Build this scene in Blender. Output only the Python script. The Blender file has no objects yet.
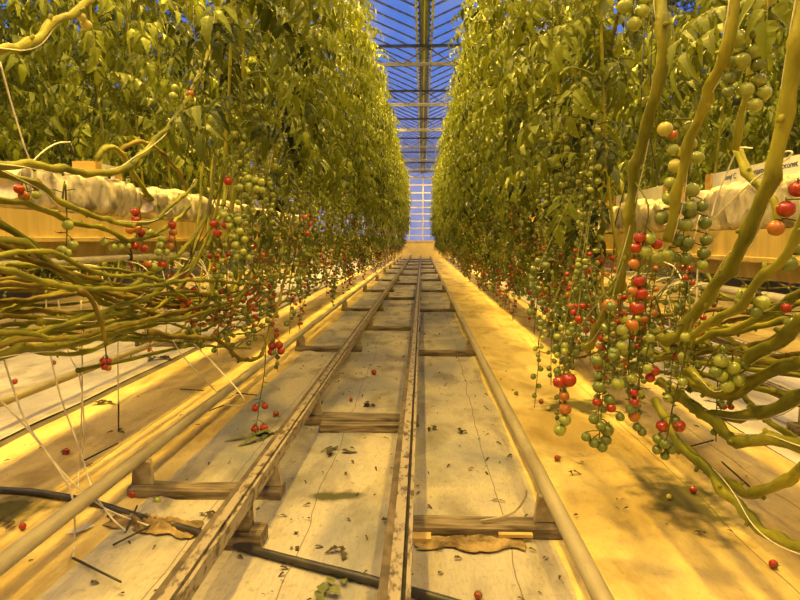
import bpy, math, random
from mathutils import Vector, Matrix, noise
R = random.Random(11)
sc = bpy.context.scene
C = sc.collection
PI = math.pi

# ------------------------------------------------------------------ camera
CAMZ, F = 1.07, 600.0
VPX, VPY = 422.0, 240.0
th = math.atan((300 - VPY) / F)
psi = math.atan((VPX - 400) / F * math.cos(th))
cd = bpy.data.cameras.new('camera'); cam = bpy.data.objects.new('camera', cd); C.objects.link(cam)
cd.sensor_width = 36; cd.lens = 36 * F / 800; cd.clip_start = .05; cd.clip_end = 300
cam.location = (0, 0, CAMZ); cam.rotation_euler = (PI / 2 - th, 0, psi)
sc.camera = cam
RM = cam.rotation_euler.to_matrix(); CL = Vector((0, 0, CAMZ))
def ray(px, py): return RM @ Vector(((px - 400) / F, (300 - py) / F, -1))
def atY(px, py, y): d = ray(px, py); return CL + d * (y / d.y)
def atX(px, py, x): d = ray(px, py); return CL + d * (x / d.x)
def atZ(px, py, z=0.0): d = ray(px, py); return CL + d * ((z - CAMZ) / d.z)

# ------------------------------------------------------------------ materials
def mat(name, c1, c2=None, scale=8, rough=.6, metal=0, bump=0, bscale=None, detail=4, lo=.35, hi=.65, coat=0, stretch=None, spec=.5):
    m = bpy.data.materials.new(name); m.use_nodes = True
    nt = m.node_tree; b = nt.nodes['Principled BSDF']
    b.inputs['Roughness'].default_value = rough; b.inputs['Metallic'].default_value = metal
    b.inputs['Coat Weight'].default_value = coat; b.inputs['Specular IOR Level'].default_value = spec
    b.inputs['Base Color'].default_value = (*c1, 1)
    if c2 or bump:
        tc = nt.nodes.new('ShaderNodeTexCoord'); src = tc.outputs['Object']
        if stretch:
            mp = nt.nodes.new('ShaderNodeMapping'); mp.inputs['Scale'].default_value = stretch
            nt.links.new(src, mp.inputs['Vector']); src = mp.outputs['Vector']
        n = nt.nodes.new('ShaderNodeTexNoise'); n.inputs['Scale'].default_value = scale; n.inputs['Detail'].default_value = detail
        nt.links.new(src, n.inputs['Vector'])
        if c2:
            r = nt.nodes.new('ShaderNodeValToRGB')
            r.color_ramp.elements[0].color = (*c1, 1); r.color_ramp.elements[1].color = (*c2, 1)
            r.color_ramp.elements[0].position = lo; r.color_ramp.elements[1].position = hi
            nt.links.new(n.outputs['Fac'], r.inputs['Fac']); nt.links.new(r.outputs['Color'], b.inputs['Base Color'])
        if bump:
            n2 = n
            if bscale:
                n2 = nt.nodes.new('ShaderNodeTexNoise'); n2.inputs['Scale'].default_value = bscale; n2.inputs['Detail'].default_value = 5
                nt.links.new(src, n2.inputs['Vector'])
            bp = nt.nodes.new('ShaderNodeBump'); bp.inputs['Strength'].default_value = bump; bp.inputs['Distance'].default_value = .02
            nt.links.new(n2.outputs['Fac'], bp.inputs['Height']); nt.links.new(bp.outputs['Normal'], b.inputs['Normal'])
    return m

def leaf_mat(name, dark, light, trans):
    m = bpy.data.materials.new(name); m.use_nodes = True
    nt = m.node_tree; b = nt.nodes['Principled BSDF']; out = nt.nodes['Material Output']
    b.inputs['Roughness'].default_value = .36; b.inputs['Specular IOR Level'].default_value = .26
    at = nt.nodes.new('ShaderNodeAttribute'); at.attribute_name = 'tint'
    oi = nt.nodes.new('ShaderNodeObjectInfo')
    ad = nt.nodes.new('ShaderNodeMath'); ad.operation = 'MULTIPLY_ADD'; ad.inputs[1].default_value = .3
    nt.links.new(oi.outputs['Random'], ad.inputs[0]); nt.links.new(at.outputs['Fac'], ad.inputs[2])
    r = nt.nodes.new('ShaderNodeValToRGB')
    r.color_ramp.elements[0].color = (*dark, 1); r.color_ramp.elements[1].color = (*light, 1); r.color_ramp.elements[1].position = 1.2 / 1.3
    nt.links.new(ad.outputs[0], r.inputs['Fac']); nt.links.new(r.outputs['Color'], b.inputs['Base Color'])
    t = nt.nodes.new('ShaderNodeBsdfTranslucent')
    mx = nt.nodes.new('ShaderNodeMixRGB'); mx.blend_type = 'MULTIPLY'; mx.inputs['Fac'].default_value = 1; mx.inputs['Color2'].default_value = (*trans, 1)
    nt.links.new(r.outputs['Color'], mx.inputs['Color1']); nt.links.new(mx.outputs['Color'], t.inputs['Color'])
    ms = nt.nodes.new('ShaderNodeMixShader'); ms.inputs['Fac'].default_value = .22
    nt.links.new(b.outputs[0], ms.inputs[1]); nt.links.new(t.outputs[0], ms.inputs[2]); nt.links.new(ms.outputs[0], out.inputs['Surface'])
    return m

M = {}
M['leaf'] = leaf_mat('tomato leaf', (.010, .020, .004), (.19, .235, .022), (1.5, 1.3, .9))
M['stem'] = mat('green stem', (.10, .11, .012), (.29, .28, .03), 16, .5, bump=.5, bscale=45, stretch=(1, .3, .3), spec=.2)
M['oldstem'] = mat('woody stem', (.08, .06, .012), (.26, .21, .035), 12, .7, bump=.6, bscale=40, stretch=(1, .3, .3), spec=.15)
M['stalk'] = mat('truss stalk', (.06, .07, .012), (.13, .13, .02), 30, .6, spec=.2)
M['calyx'] = mat('calyx', (.12, .16, .04), None, rough=.6)
TOM = {
    'r': mat('ripe tomato', (.26, .016, .003), (.36, .04, .005), 30, .22, coat=.3),
    'o': mat('turning tomato', (.42, .11, .015), (.34, .17, .02), 30, .25, coat=.3),
    'y': mat('pale tomato', (.46, .40, .07), (.40, .40, .08), 30, .25, coat=.3),
    'g': mat('green tomato', (.24, .29, .04), (.32, .36, .06), 30, .25, coat=.3),
    'd': mat('dark green tomato', (.10, .14, .02), (.16, .20, .035), 30, .25, coat=.3)}
M['twine'] = mat('twine', (.75, .72, .55), rough=.7)
M['tube'] = mat('white drip tube', (.70, .68, .58), (.55, .52, .42), 20, .45)
M['black'] = mat('black plastic', (.018, .017, .016), (.04, .037, .033), 30, .5)
M['hose'] = mat('black hose', (.02, .019, .018), (.05, .045, .04), 18, .45)
M['pipe'] = mat('pale painted steel pipe', (.36, .32, .21), (.18, .145, .085), 9, .45, bump=.15, bscale=70, lo=.45, hi=.8, stretch=(1, .35, 1))
M['rail'] = mat('worn pale rail', (.31, .265, .19), (.07, .05, .03), 48, .5, bump=.2, lo=.50, hi=.64, stretch=(1, .45, 1))
M['railrust'] = mat('rusty rail', (.06, .045, .03), (.16, .12, .075), 24, .7, bump=.3, lo=.4, hi=.7, stretch=(1, .5, 1))
M['groove'] = mat('dirty groove', (.02, .017, .013), (.05, .04, .03), 30, .8)
M['wood'] = mat('weathered timber', (.06, .045, .028), (.25, .20, .13), 16, .85, bump=.6, stretch=(.35, 2.5, 2.5))
M['newwood'] = mat('fresh timber', (.55, .40, .16), (.42, .29, .10), 16, .7, stretch=(.35, 2.5, 2.5))
M['support'] = mat('pale support post', (.42, .37, .25), (.22, .17, .10), 18, .6, bump=.2)
M['gutter'] = mat('white coated steel', (.62, .47, .17), (.42, .31, .09), 5, .45, bump=.08, stretch=(1, 3, .6))
M['bag'] = mat('white film', (.50, .46, .38), (.20, .175, .13), 11, .32, bump=.6, bscale=14, lo=.46, hi=.66, stretch=(1, 1.6, .9))
M['strip'] = mat('label film', (.78, .77, .78), (.66, .65, .68), 20, .4)
M['orange'] = mat('rooting block', (.62, .40, .10), (.45, .30, .08), 20, .8, bump=.3)
M['ink'] = mat('blue ink', (.03, .05, .22), rough=.5)
M['roofmetal'] = mat('galvanised steel', (.17, .175, .18), (.12, .12, .125), 10, .5, metal=.2)
M['roofwhite'] = mat('white aluminium', (.78, .76, .68), (.64, .62, .54), 6, .5)
M['barmetal'] = mat('grey glazing bar', (.22, .23, .26), (.32, .33, .36), 8, .5)
M['kick'] = mat('cream wall panel', (.80, .66, .28), (.70, .56, .22), 2.5, .6)
M['litter'] = mat('dry leaf', (.03, .024, .012), (.08, .06, .025), 40, .9)
M['greenlitter'] = mat('wilting leaf', (.10, .13, .04), (.16, .17, .06), 40, .8)
M['wetcloth'] = mat('stained cloth', (.10, .065, .025), (.36, .26, .11), 14, .8, bump=.5, bscale=60)
M['soil'] = mat('grey ground', (.12, .10, .06), (.19, .16, .10), 5, .9, bump=.3)

def sheet_mat(name, base, dirt, stain, moss=(), seams=()):
    """Woven ground cloth: fine weave, mottled dirt, moss patches with fuzzy outlines, thin seams (object space = world space here)."""
    m = bpy.data.materials.new(name); m.use_nodes = True
    nt = m.node_tree; N = nt.nodes; L = nt.links; b = N['Principled BSDF']; b.inputs['Roughness'].default_value = .75
    b.inputs['Specular IOR Level'].default_value = .25
    tc = N.new('ShaderNodeTexCoord'); P = tc.outputs['Object']
    def nz(s, det=5, st=(1, 1, 1), dist=0.0):
        mp = N.new('ShaderNodeMapping'); mp.inputs['Scale'].default_value = st; L.new(P, mp.inputs['Vector'])
        n = N.new('ShaderNodeTexNoise'); n.inputs['Scale'].default_value = s; n.inputs['Detail'].default_value = det; n.inputs['Distortion'].default_value = dist
        L.new(mp.outputs['Vector'], n.inputs['Vector']); return n.outputs['Fac']
    def ramp(f, a, bb):
        r = N.new('ShaderNodeMapRange'); r.inputs['From Min'].default_value = a; r.inputs['From Max'].default_value = bb
        L.new(f, r.inputs['Value']); return r.outputs['Result']
    def mixc(f, c1, c2, k=None):
        x = N.new('ShaderNodeMixRGB')
        if k is not None:
            q = N.new('ShaderNodeMath'); q.operation = 'MULTIPLY'; q.inputs[1].default_value = k; L.new(f, q.inputs[0]); f = q.outputs[0]
        L.new(f, x.inputs['Fac'])
        for s, c in (('Color1', c1), ('Color2', c2)):
            if isinstance(c, tuple): x.inputs[s].default_value = (*c, 1)
            else: L.new(c, x.inputs[s])
        return x.outputs['Color']
    def mth(op, a, v=None):
        q = N.new('ShaderNodeMath'); q.operation = op
        L.new(a, q.inputs[0])
        if v is not None:
            if isinstance(v, (int, float)): q.inputs[1].default_value = v
            else: L.new(v, q.inputs[1])
        return q.outputs[0]
    col = mixc(ramp(nz(1.6, 6, (1, .6, 1), .6), .44, .62), base, stain)
    col = mixc(ramp(nz(5, 8, (1, .5, 1), .4), .5, .72), col, dirt, .7)
    col = mixc(ramp(nz(38, 6), .6, .78), col, dirt, .5)
    col = mixc(ramp(nz(130, 2, (1, .2, 1)), .45, .75), col, dirt, .22)
    sx = N.new('ShaderNodeSeparateXYZ'); L.new(P, sx.inputs[0])
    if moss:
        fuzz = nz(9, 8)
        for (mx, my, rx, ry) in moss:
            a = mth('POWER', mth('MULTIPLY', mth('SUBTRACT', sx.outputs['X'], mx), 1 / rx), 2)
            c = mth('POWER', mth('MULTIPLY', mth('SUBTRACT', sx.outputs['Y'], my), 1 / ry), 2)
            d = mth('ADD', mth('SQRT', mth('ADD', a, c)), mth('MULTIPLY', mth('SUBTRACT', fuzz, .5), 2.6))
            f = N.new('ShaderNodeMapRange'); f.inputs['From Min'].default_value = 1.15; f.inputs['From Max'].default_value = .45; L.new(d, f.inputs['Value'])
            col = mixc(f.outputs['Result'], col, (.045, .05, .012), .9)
    wob = nz(1.3, 3)
    for (x0, slope, w) in seams:
        xx = mth('ADD', mth('MULTIPLY', sx.outputs['Y'], slope), mth('MULTIPLY', wob, .12))
        d = mth('ABSOLUTE', mth('SUBTRACT', mth('SUBTRACT', sx.outputs['X'], xx), x0))
        f = N.new('ShaderNodeMapRange'); f.inputs['From Min'].default_value = w; f.inputs['From Max'].default_value = w * .3; L.new(d, f.inputs['Value'])
        col = mixc(f.outputs['Result'], col, (.07, .055, .035), .75)
    L.new(col, b.inputs['Base Color'])
    bp = N.new('ShaderNodeBump'); bp.inputs['Strength'].default_value = .5; bp.inputs['Distance'].default_value = .03
    L.new(mth('ADD', nz(4, 4, (1, .5, 1), .5), mth('MULTIPLY', nz(70, 3), .12)), bp.inputs['Height']); L.new(bp.outputs['Normal'], b.inputs['Normal'])
    return m

def glass_mat():
    m = bpy.data.materials.new('roof glass'); m.use_nodes = True
    nt = m.node_tree; N = nt.nodes; L = nt.links; out = N['Material Output']; N.remove(N['Principled BSDF'])
    t = N.new('ShaderNodeBsdfTransparent'); t.inputs['Color'].default_value = (.93, .95, .97, 1)
    g = N.new('ShaderNodeBsdfGlossy'); g.inputs['Roughness'].default_value = .06
    d = N.new('ShaderNodeBsdfDiffuse'); d.inputs['Color'].default_value = (.7, .7, .72, 1)
    fr = N.new('ShaderNodeValue'); fr.outputs[0].default_value = .05
    m1 = N.new('ShaderNodeMixShader'); L.new(fr.outputs[0], m1.inputs['Fac']); L.new(t.outputs[0], m1.inputs[1]); L.new(g.outputs[0], m1.inputs[2])
    tc = N.new('ShaderNodeTexCoord'); n = N.new('ShaderNodeTexNoise'); n.inputs['Scale'].default_value = 1.4; n.inputs['Detail'].default_value = 6
    L.new(tc.outputs['Object'], n.inputs['Vector'])
    mr = N.new('ShaderNodeMapRange'); mr.inputs['From Min'].default_value = .45; mr.inputs['From Max'].default_value = .8; mr.inputs['To Max'].default_value = .10
    L.new(n.outputs['Fac'], mr.inputs['Value'])
    m2 = N.new('ShaderNodeMixShader'); L.new(mr.outputs['Result'], m2.inputs['Fac']); L.new(m1.outputs[0], m2.inputs[1]); L.new(d.outputs[0], m2.inputs[2])
    L.new(m2.outputs[0], out.inputs['Surface'])
    return m
M['glass'] = glass_mat()

# ------------------------------------------------------------------ mesh builder
class MB:
    def __init__(s): s.v = []; s.f = []; s.m = []; s.t = []
    def face(s, idx, m=0): s.f.append(idx); s.m.append(m)
    def add(s, vs, t=0.0):
        k = len(s.v); s.v.extend([tuple(p) for p in vs]); s.t.extend([t] * len(vs)); return k
    def box(s, a, b, m=0, rot=None, piv=None):
        x0, y0, z0 = a; x1, y1, z1 = b
        vs = [Vector(p) for p in ((x0, y0, z0), (x1, y0, z0), (x1, y1, z0), (x0, y1, z0), (x0, y0, z1), (x1, y0, z1), (x1, y1, z1), (x0, y1, z1))]
        if rot is not None:
            pv = Vector(piv) if piv else sum(vs, Vector()) / 8
            vs = [rot @ (p - pv) + pv for p in vs]
        k = s.add(vs)
        for q in ((3, 2, 1, 0), (4, 5, 6, 7), (0, 1, 5, 4), (1, 2, 6, 5), (2, 3, 7, 6), (3, 0, 4, 7)): s.face([k + i for i in q], m)
    def tube(s, pts, rad, n=8, m=0, t=0.0, cap=True):
        pts = [Vector(p) for p in pts]
        N = len(pts)
        if isinstance(rad, (int, float)): rad = [rad] * N
        up = None; rings = []
        for i, p in enumerate(pts):
            d = (pts[min(i + 1, N - 1)] - pts[max(i - 1, 0)])
            d = d.normalized() if d.length > 1e-9 else Vector((0, 0, 1))
            if up is None:
                a = Vector((0, 0, 1)) if abs(d.z) < .9 else Vector((1, 0, 0))
                up = d.cross(a).normalized()
            else:
                up = up - d * up.dot(d)
                up = up.normalized() if up.length > 1e-6 else d.orthogonal().normalized()
            w = d.cross(up)
            rings.append(s.add([p + (up * math.cos(2 * PI * j / n) + w * math.sin(2 * PI * j / n)) * rad[i] for j in range(n)], t))
        for i in range(N - 1):
            a, b = rings[i], rings[i + 1]
            for j in range(n): s.face([a + j, a + (j + 1) % n, b + (j + 1) % n, b + j], m)
        if cap:
            s.face([rings[0] + j for j in range(n)][::-1], m); s.face([rings[-1] + j for j in range(n)], m)
    def ball(s, c, r, nu=12, nv=8, m=0, sq=.94):
        c = Vector(c); rows = []
        top = s.add([c + Vector((0, 0, r * sq * .93))])
        for i in range(1, nv):
            a = PI * i / nv
            z = math.cos(a) * r * sq
            rows.append(s.add([c + Vector((math.sin(a) * r * math.cos(2 * PI * j / nu), math.sin(a) * r * math.sin(2 * PI * j / nu), z)) for j in range(nu)]))
        bot = s.add([c - Vector((0, 0, r * sq))])
        for j in range(nu):
            k = (j + 1) % nu
            s.face([top, rows[0] + j, rows[0] + k], m); s.face([bot, rows[-1] + k, rows[-1] + j], m)
            for i in range(len(rows) - 1): s.face([rows[i] + j, rows[i + 1] + j, rows[i + 1] + k, rows[i] + k], m)
    def extrude(s, prof, y0, y1, m=0, closed=True):
        """a profile of (x, z) points drawn out along Y"""
        n = len(prof)
        a = s.add([(x, y0, z) for x, z in prof]); b = s.add([(x, y1, z) for x, z in prof])
        for i in range(n if closed else n - 1):
            j = (i + 1) % n; s.face([a + i, a + j, b + j, b + i], m)
        if closed: s.face([a + i for i in range(n)], m); s.face([b + i for i in range(n)][::-1], m)
    def mesh(s, name, mats, smooth=True, tint=False):
        me = bpy.data.meshes.new(name)
        me.from_pydata(s.v, [], s.f)
        for x in (mats if isinstance(mats, (list, tuple)) else [mats]): me.materials.append(x)
        me.polygons.foreach_set('material_index', s.m)
        me.polygons.foreach_set('use_smooth', [smooth] * len(s.f))
        if tint:
            at = me.attributes.new('tint', 'FLOAT', 'POINT'); at.data.foreach_set('value', s.t)
        me.update(); return me
    def build(s, name, mats, parent=None, smooth=True, tint=False):
        return link(name, s.mesh(name, mats, smooth, tint), parent)

def link(name, data, parent=None, loc=None, rz=None):
    o = bpy.data.objects.new(name, data); C.objects.link(o)
    if parent: o.parent = parent
    if loc is not None: o.location = loc
    if rz is not None: o.rotation_euler.z = rz
    return o
def tag(o, label, cat, group=None, kind=None):
    o['label'] = label; o['category'] = cat
    if group: o['group'] = group
    if kind: o['kind'] = kind
    return o
def thing(name, label, cat, loc=(0, 0, 0), group=None):
    return tag(link(name, None, None, loc), label, cat, group)
def struct(o): o['kind'] = 'structure'; return o

def smooth_path(pts, step=4):
    pts = [Vector(p) for p in pts]
    if len(pts) < 3:
        return [pts[0].lerp(pts[-1], i / step) for i in range(step + 1)]
    P = [pts[0] * 2 - pts[1]] + pts + [pts[-1] * 2 - pts[-2]]
    out = []
    for i in range(1, len(P) - 2):
        a, b, c, d = P[i - 1:i + 3]
        for k in range(step):
            t = k / step
            out.append(.5 * ((2 * b) + (c - a) * t + (2 * a - 5 * b + 4 * c - d) * t * t + (3 * b - a - 3 * c + d) * t ** 3))
    out.append(pts[-1]); return out
def reparam(path, ds):
    out = [path[0]]; acc = 0
    for a, b in zip(path, path[1:]):
        L = (b - a).length
        while acc + L >= ds:
            a = a.lerp(b, (ds - acc) / L); L = (b - a).length; acc = 0; out.append(a)
        acc += L
    if (out[-1] - path[-1]).length > ds * .3: out.append(path[-1])
    return out

# ------------------------------------------------------------------ setting: floor, sheets
HSX = 12
mb = MB(); mb.box((-HSX, -5, -.2), (HSX, 36.0, -.006)); struct(mb.build('floor', M['soil']))
AX0, AX1 = -1.13, .49           # aisle cloth
grey = dict(base=(.44, .40, .31), dirt=(.10, .085, .06), stain=(.22, .225, .24))
lamp_yel = dict(base=(.66, .53, .22), dirt=(.24, .165, .05), stain=(.42, .31, .10))  # lamplight on the row strips put into the cloth as yellow; aisle kept greyer
def gx(px, py): return atZ(px, py, 0)
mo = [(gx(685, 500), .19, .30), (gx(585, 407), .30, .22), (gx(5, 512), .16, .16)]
M['sheet_aisle'] = sheet_mat('aisle ground cloth', **grey, moss=[(gx(338, 497).x, gx(338, 497).y, .12, .05), (gx(620, 585).x, gx(620, 585).y, .05, .03)], seams=[(.24, .006, .003), (-.47, -.006, .003), (-.9, .0, .003)])
M['sheet_row'] = sheet_mat('row ground cloth', **lamp_yel, moss=[(p.x, p.y, a, b) for p, a, b in mo], seams=[(-1.62, 0, .004), (1.06, .01, .004), (1.45, .0, .004)])
M['sheet_next'] = sheet_mat('next aisle ground cloth', base=(.60, .57, .50), dirt=(.24, .2, .15), stain=(.46, .44, .4), seams=[(2.4, 0, .004), (-3, 0, .004)])
def sheet(name, x0, x1, m, dx=.06, ridge=()):
    ys = []; y = -2.0
    while y < 35.6: ys.append(y); y += .07 if y < 8 else .35
    ys.append(35.6)
    nx = max(2, int((x1 - x0) / dx)); mb = MB()
    for y in ys:
        for i in range(nx + 1):
            u = i / nx; x = x0 + (x1 - x0) * u
            ex = 0
            if i in (0, nx): ex = .02 * noise.noise(Vector((y * 1.5, x0 * 7, 3)))
            z = .004 + .006 * noise.noise(Vector((x * 2.2, y * 1.1, 1))) + .004 * noise.noise(Vector((x * 7, y * 3.0, 5)))
            for (rx, h, w) in ridge:
                z += h * math.exp(-((x - rx - .02 * noise.noise(Vector((y * 1.2, 0, 8)))) / w) ** 2) * (1 + .45 * noise.noise(Vector((y * 2.6, 4, 2))))
            mb.add([(x + ex, y, max(z, -.003))])
    w = nx + 1
    for j in range(len(ys) - 1):
        for i in range(nx): mb.face([j * w + i, j * w + i + 1, (j + 1) * w + i + 1, (j + 1) * w + i])
    return struct(mb.build(name, m))
sheet('floor_sheet_aisle', AX0, AX1, M['sheet_aisle'], ridge=[(-1.09, .02, .035)])
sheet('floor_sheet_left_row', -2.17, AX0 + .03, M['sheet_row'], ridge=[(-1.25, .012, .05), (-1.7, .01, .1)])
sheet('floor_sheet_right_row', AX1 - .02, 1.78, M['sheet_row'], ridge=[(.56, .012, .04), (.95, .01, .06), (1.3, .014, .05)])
sheet('floor_sheet_left_aisle', -3.9, -2.255, M['sheet_next'], .1)
sheet('floor_sheet_right_aisle', 1.8, 3.4, M['sheet_next'], .1)
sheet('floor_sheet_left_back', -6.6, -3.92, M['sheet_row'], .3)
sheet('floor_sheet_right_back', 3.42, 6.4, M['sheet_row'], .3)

# ------------------------------------------------------------------ far wall and gable window
YE = 35.7
mb = MB(); mb.box((-HSX, YE, 0), (HSX, YE + .15, .53)); mb.box((-HSX, YE + .01, .53), (HSX, YE + .15, .56)); mb.box((-HSX, YE, .56), (HSX, YE + .15, .97)); mb.box((-HSX, YE - .04, .97), (HSX, YE + .17, 1.03))
struct(mb.build('wall_back', M['kick'], smooth=False))
for nm, a, b in (('added_wall_left', (-9.6, -4.9, 0), (-9.45, YE, 4.95)), ('added_wall_right', (9.45, -4.9, 0), (9.6, YE, 4.95)), ('added_wall_front', (-9.6, -5.05, 0), (9.6, -4.9, 4.95))):
    mb = MB(); mb.box(a, b); struct(mb.build(nm, M['kick'], smooth=False))  # opaque walls added to shut out blue sky light and bounce lamplight
GUTZ = 5.0
mb = MB()
for y in (173.6, 179.6, 186, 193.6, 201.2, 208, 214.4, 221.4, 228.4, 235.6):
    z = CAMZ + (240 - y) * YE / 600; mb.box((-HSX, YE + .02, z - .035), (HSX, YE + .08, z + .035))
x = -HSX + .05 + .03
k = -15
while k <= 15:
    xx = .05 + .8 * k; mb.box((xx - .03, YE, 1.03), (xx + .03, YE + .1, GUTZ)); k += 1
wf = struct(mb.build('window_1', M['roofwhite'], smooth=False))
mb = MB(); mb.box((-HSX, YE + .045, 1.03), (HSX, YE + .05, GUTZ + .8)); g = struct(mb.build('glass', M['glass'], wf, smooth=False)); g.name = 'window_glass'

# ------------------------------------------------------------------ roof
GX = [.03 + 4 * k for k in range(-2, 3)]
Y0 = -5.0
RISE = .85
mb = MB()
for gx0 in GX:
    for s in (-1, 1):
        k = mb.add([(gx0 + s * .12, Y0, GUTZ + .02), (gx0 + s * .12, YE, GUTZ + .02), (gx0 + s * 2, YE, GUTZ + RISE), (gx0 + s * 2, Y0, GUTZ + RISE)])
        mb.face([k, k + 1, k + 2, k + 3])
ceil = struct(mb.build('ceiling', M['glass'], smooth=False))
mb = MB()
ang = math.atan2(RISE - .02, 1.88)
for gx0 in GX:
    for s in (-1, 1):
        y = Y0 + .2
        while y < YE:
            a = Vector((gx0 + s * .12, y, GUTZ)); b = Vector((gx0 + s * 2, y, GUTZ + RISE - .02))
            u = Vector((0, .012, 0)); w = Vector((0, 0, .028))
            k = mb.add([a - u - w, a + u - w, a + u + w * .3, a - u + w * .3, b - u - w, b + u - w, b + u + w * .3, b - u + w * .3])
            for q in ((0, 1, 5, 4), (1, 2, 6, 5), (2, 3, 7, 6), (3, 0, 4, 7)): mb.face([k + i for i in q])
            y += .57
    mb.box((gx0 + 2 - .04, Y0, GUTZ + RISE - .06), (gx0 + 2 + .04, YE, GUTZ + RISE + .03))
struct(mb.build('ceiling_glazing_bars', M['barmetal'], ceil, smooth=False))
GL = ['over the middle of the aisle', 'two bays across, over the bag row', 'two bays across, over the tube row', 'one bay across, behind the bag row', 'one bay across, behind the tube row']
gnames = {0: 'long steel roof gutter with bolted pale flanges straight above the middle aisle'}
for i, gx0 in enumerate(GX):
    if i in (0, 4): continue
    lab = {2: 'long steel roof gutter with bolted pale flanges straight above the middle aisle',
           1: 'steel roof gutter hidden beyond the foliage of the row with layered bare stems',
           3: 'steel roof gutter hidden beyond the foliage of the row with hanging green clusters'}[i]
    t = thing('roof_gutter', lab, 'gutter', (gx0, Y0, GUTZ))
    mb = MB(); mb.extrude([(-.10, .02), (-.06, -.06), (-.025, -.06), (-.02, -.075), (.02, -.075), (.025, -.06), (.06, -.06), (.10, .02)], 0, YE - Y0); mb.build('channel', M['barmetal'], t, smooth=False)
    mb = MB(); mb.box((-.014, 0, -.095), (.014, YE - Y0, -.0755)); mb.build('centre_strip', M['roofwhite'], t, smooth=False)
    for s in (-1, 1):
        mb = MB(); mb.box((s * .142 - .022, 0, -.045), (s * .142 + .022, YE - Y0, .03)); y = .1
        while y < YE - Y0: mb.box((s * .108 - .011, y, -.055), (s * .108 + .011, y + .05, -.03), 1); y += .57 / 2
        mb.build('flange', [M['roofwhite'], M['black']], t, smooth=False)
ords = ['nearest overhead', 'second', 'third', 'fourth', 'fifth', 'sixth', 'seventh']
gy = [12.3 + 3.6 * k for k in range(7)]
gl = ['first lattice roof girder seen overhead along the aisle, widest in view', 'second lattice roof girder along the aisle, behind the widest one', 'third lattice roof girder counted along the aisle',
      'fourth lattice roof girder counted along the aisle', 'fifth lattice roof girder counted along the aisle', 'second last lattice roof girder before the end window', 'last lattice roof girder, close to the end window']
for i, y in enumerate(gy):
    t = thing('lattice_girder', gl[i], 'girder', (0, y, CAMZ + 3.45), 'lattice girders across the roof')
    mb = MB(); mb.box((-9.40, -.03, .34), (9.40, .03, .39)); mb.build('top_chord', M['roofmetal'], t, smooth=False)
    mb = MB(); mb.box((-9.40, -.025, -.02), (9.40, .025, .02)); mb.build('bottom_chord', M['roofmetal'], t, smooth=False)
    mb = MB(); mb.box((-9.40, .10, .06), (9.40, .13, .085)); mb.build('tie_rod', M['barmetal'], t, smooth=False)
    mb = MB(); x = -9.4
    while x < 8.5:
        mb.tube([(x, 0, .02), (x + .5, 0, .34)], .014, 6); mb.tube([(x + .5, 0, .34), (x + 1, 0, .02)], .014, 6); x += 1.0
    mb.build('lattice', M['roofmetal'], t)
    for gx0 in GX[1:4]:
        for s in (-1, 1): mb = MB(); mb.tube([(gx0 + s * 1.15, 0, .40), (gx0 + s * 1.15, 0, 0.40 + .44)], .018, 6); mb.build('post', M['roofmetal'], t)

# ------------------------------------------------------------------ rails and their supports
RZ = .20
def pipe_rail(x, label):
    t = thing('pipe_rail', label, 'rail', (x, 0, 0))
    mb = MB(); mb.tube([(0, y, RZ - .026) for y in (-2, 2, 6, 12, 20, 35.2)], .026, 16); mb.build('tube', M['pipe'], t)
    return t
def slot_rail(x, label, w=.034):
    t = thing('slotted_rail', label, 'rail', (x, 0, 0))
    mb = MB(); mb.extrude([(-w * .45, RZ), (w * .42, RZ), (w * .42, RZ - .045), (-w * .45, RZ - .045)], -2, 35.2); mb.build('web', M['rail'], t, smooth=False)
    mb = MB(); mb.extrude([(-w * 1.1, RZ - .004), (-w * .46, RZ - .004), (-w * .46, RZ - .05), (-w * 1.1, RZ - .05)], -2, 35.2); mb.build('flange', M['railrust'], t, smooth=False)
    mb = MB(); mb.extrude([(w * .43, RZ - .02), (w * .72, RZ - .02), (w * .72, RZ - .05), (w * .43, RZ - .05)], -2, 35.2); mb.build('groove', M['groove'], t, smooth=False)
    mb = MB(); mb.extrude([(w * .73, RZ), (w * 1.05, RZ), (w * 1.05, RZ - .05), (w * .73, RZ - .05)], -2, 35.2); mb.build('lip', M['rail'], t, smooth=False)
    return t
XA, XB, XCn, XD = -1.166, -.625, -.065, .456
pipe_rail(XA, 'round pale steel pipe rail along the row with white drip tubes on the floor')
slot_rail(XB, 'slotted steel rail between the round pipe by the tubes and the middle rail')
slot_rail(XCn, 'brown-edged slotted rail running straight down the middle of the aisle', .038)
pipe_rail(XD, 'smooth round pipe rail along the row with hanging green clusters')
pipe_rail(-2.33, 'round pipe rail lying behind the layered bare stems, in the next aisle')
slot_rail(2.12, 'dark rail in the next aisle, seen beyond the thick low stems by the moss')
slot_rail(2.68, 'second dark rail of the next aisle, beyond the thick low stems by the moss')

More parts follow.
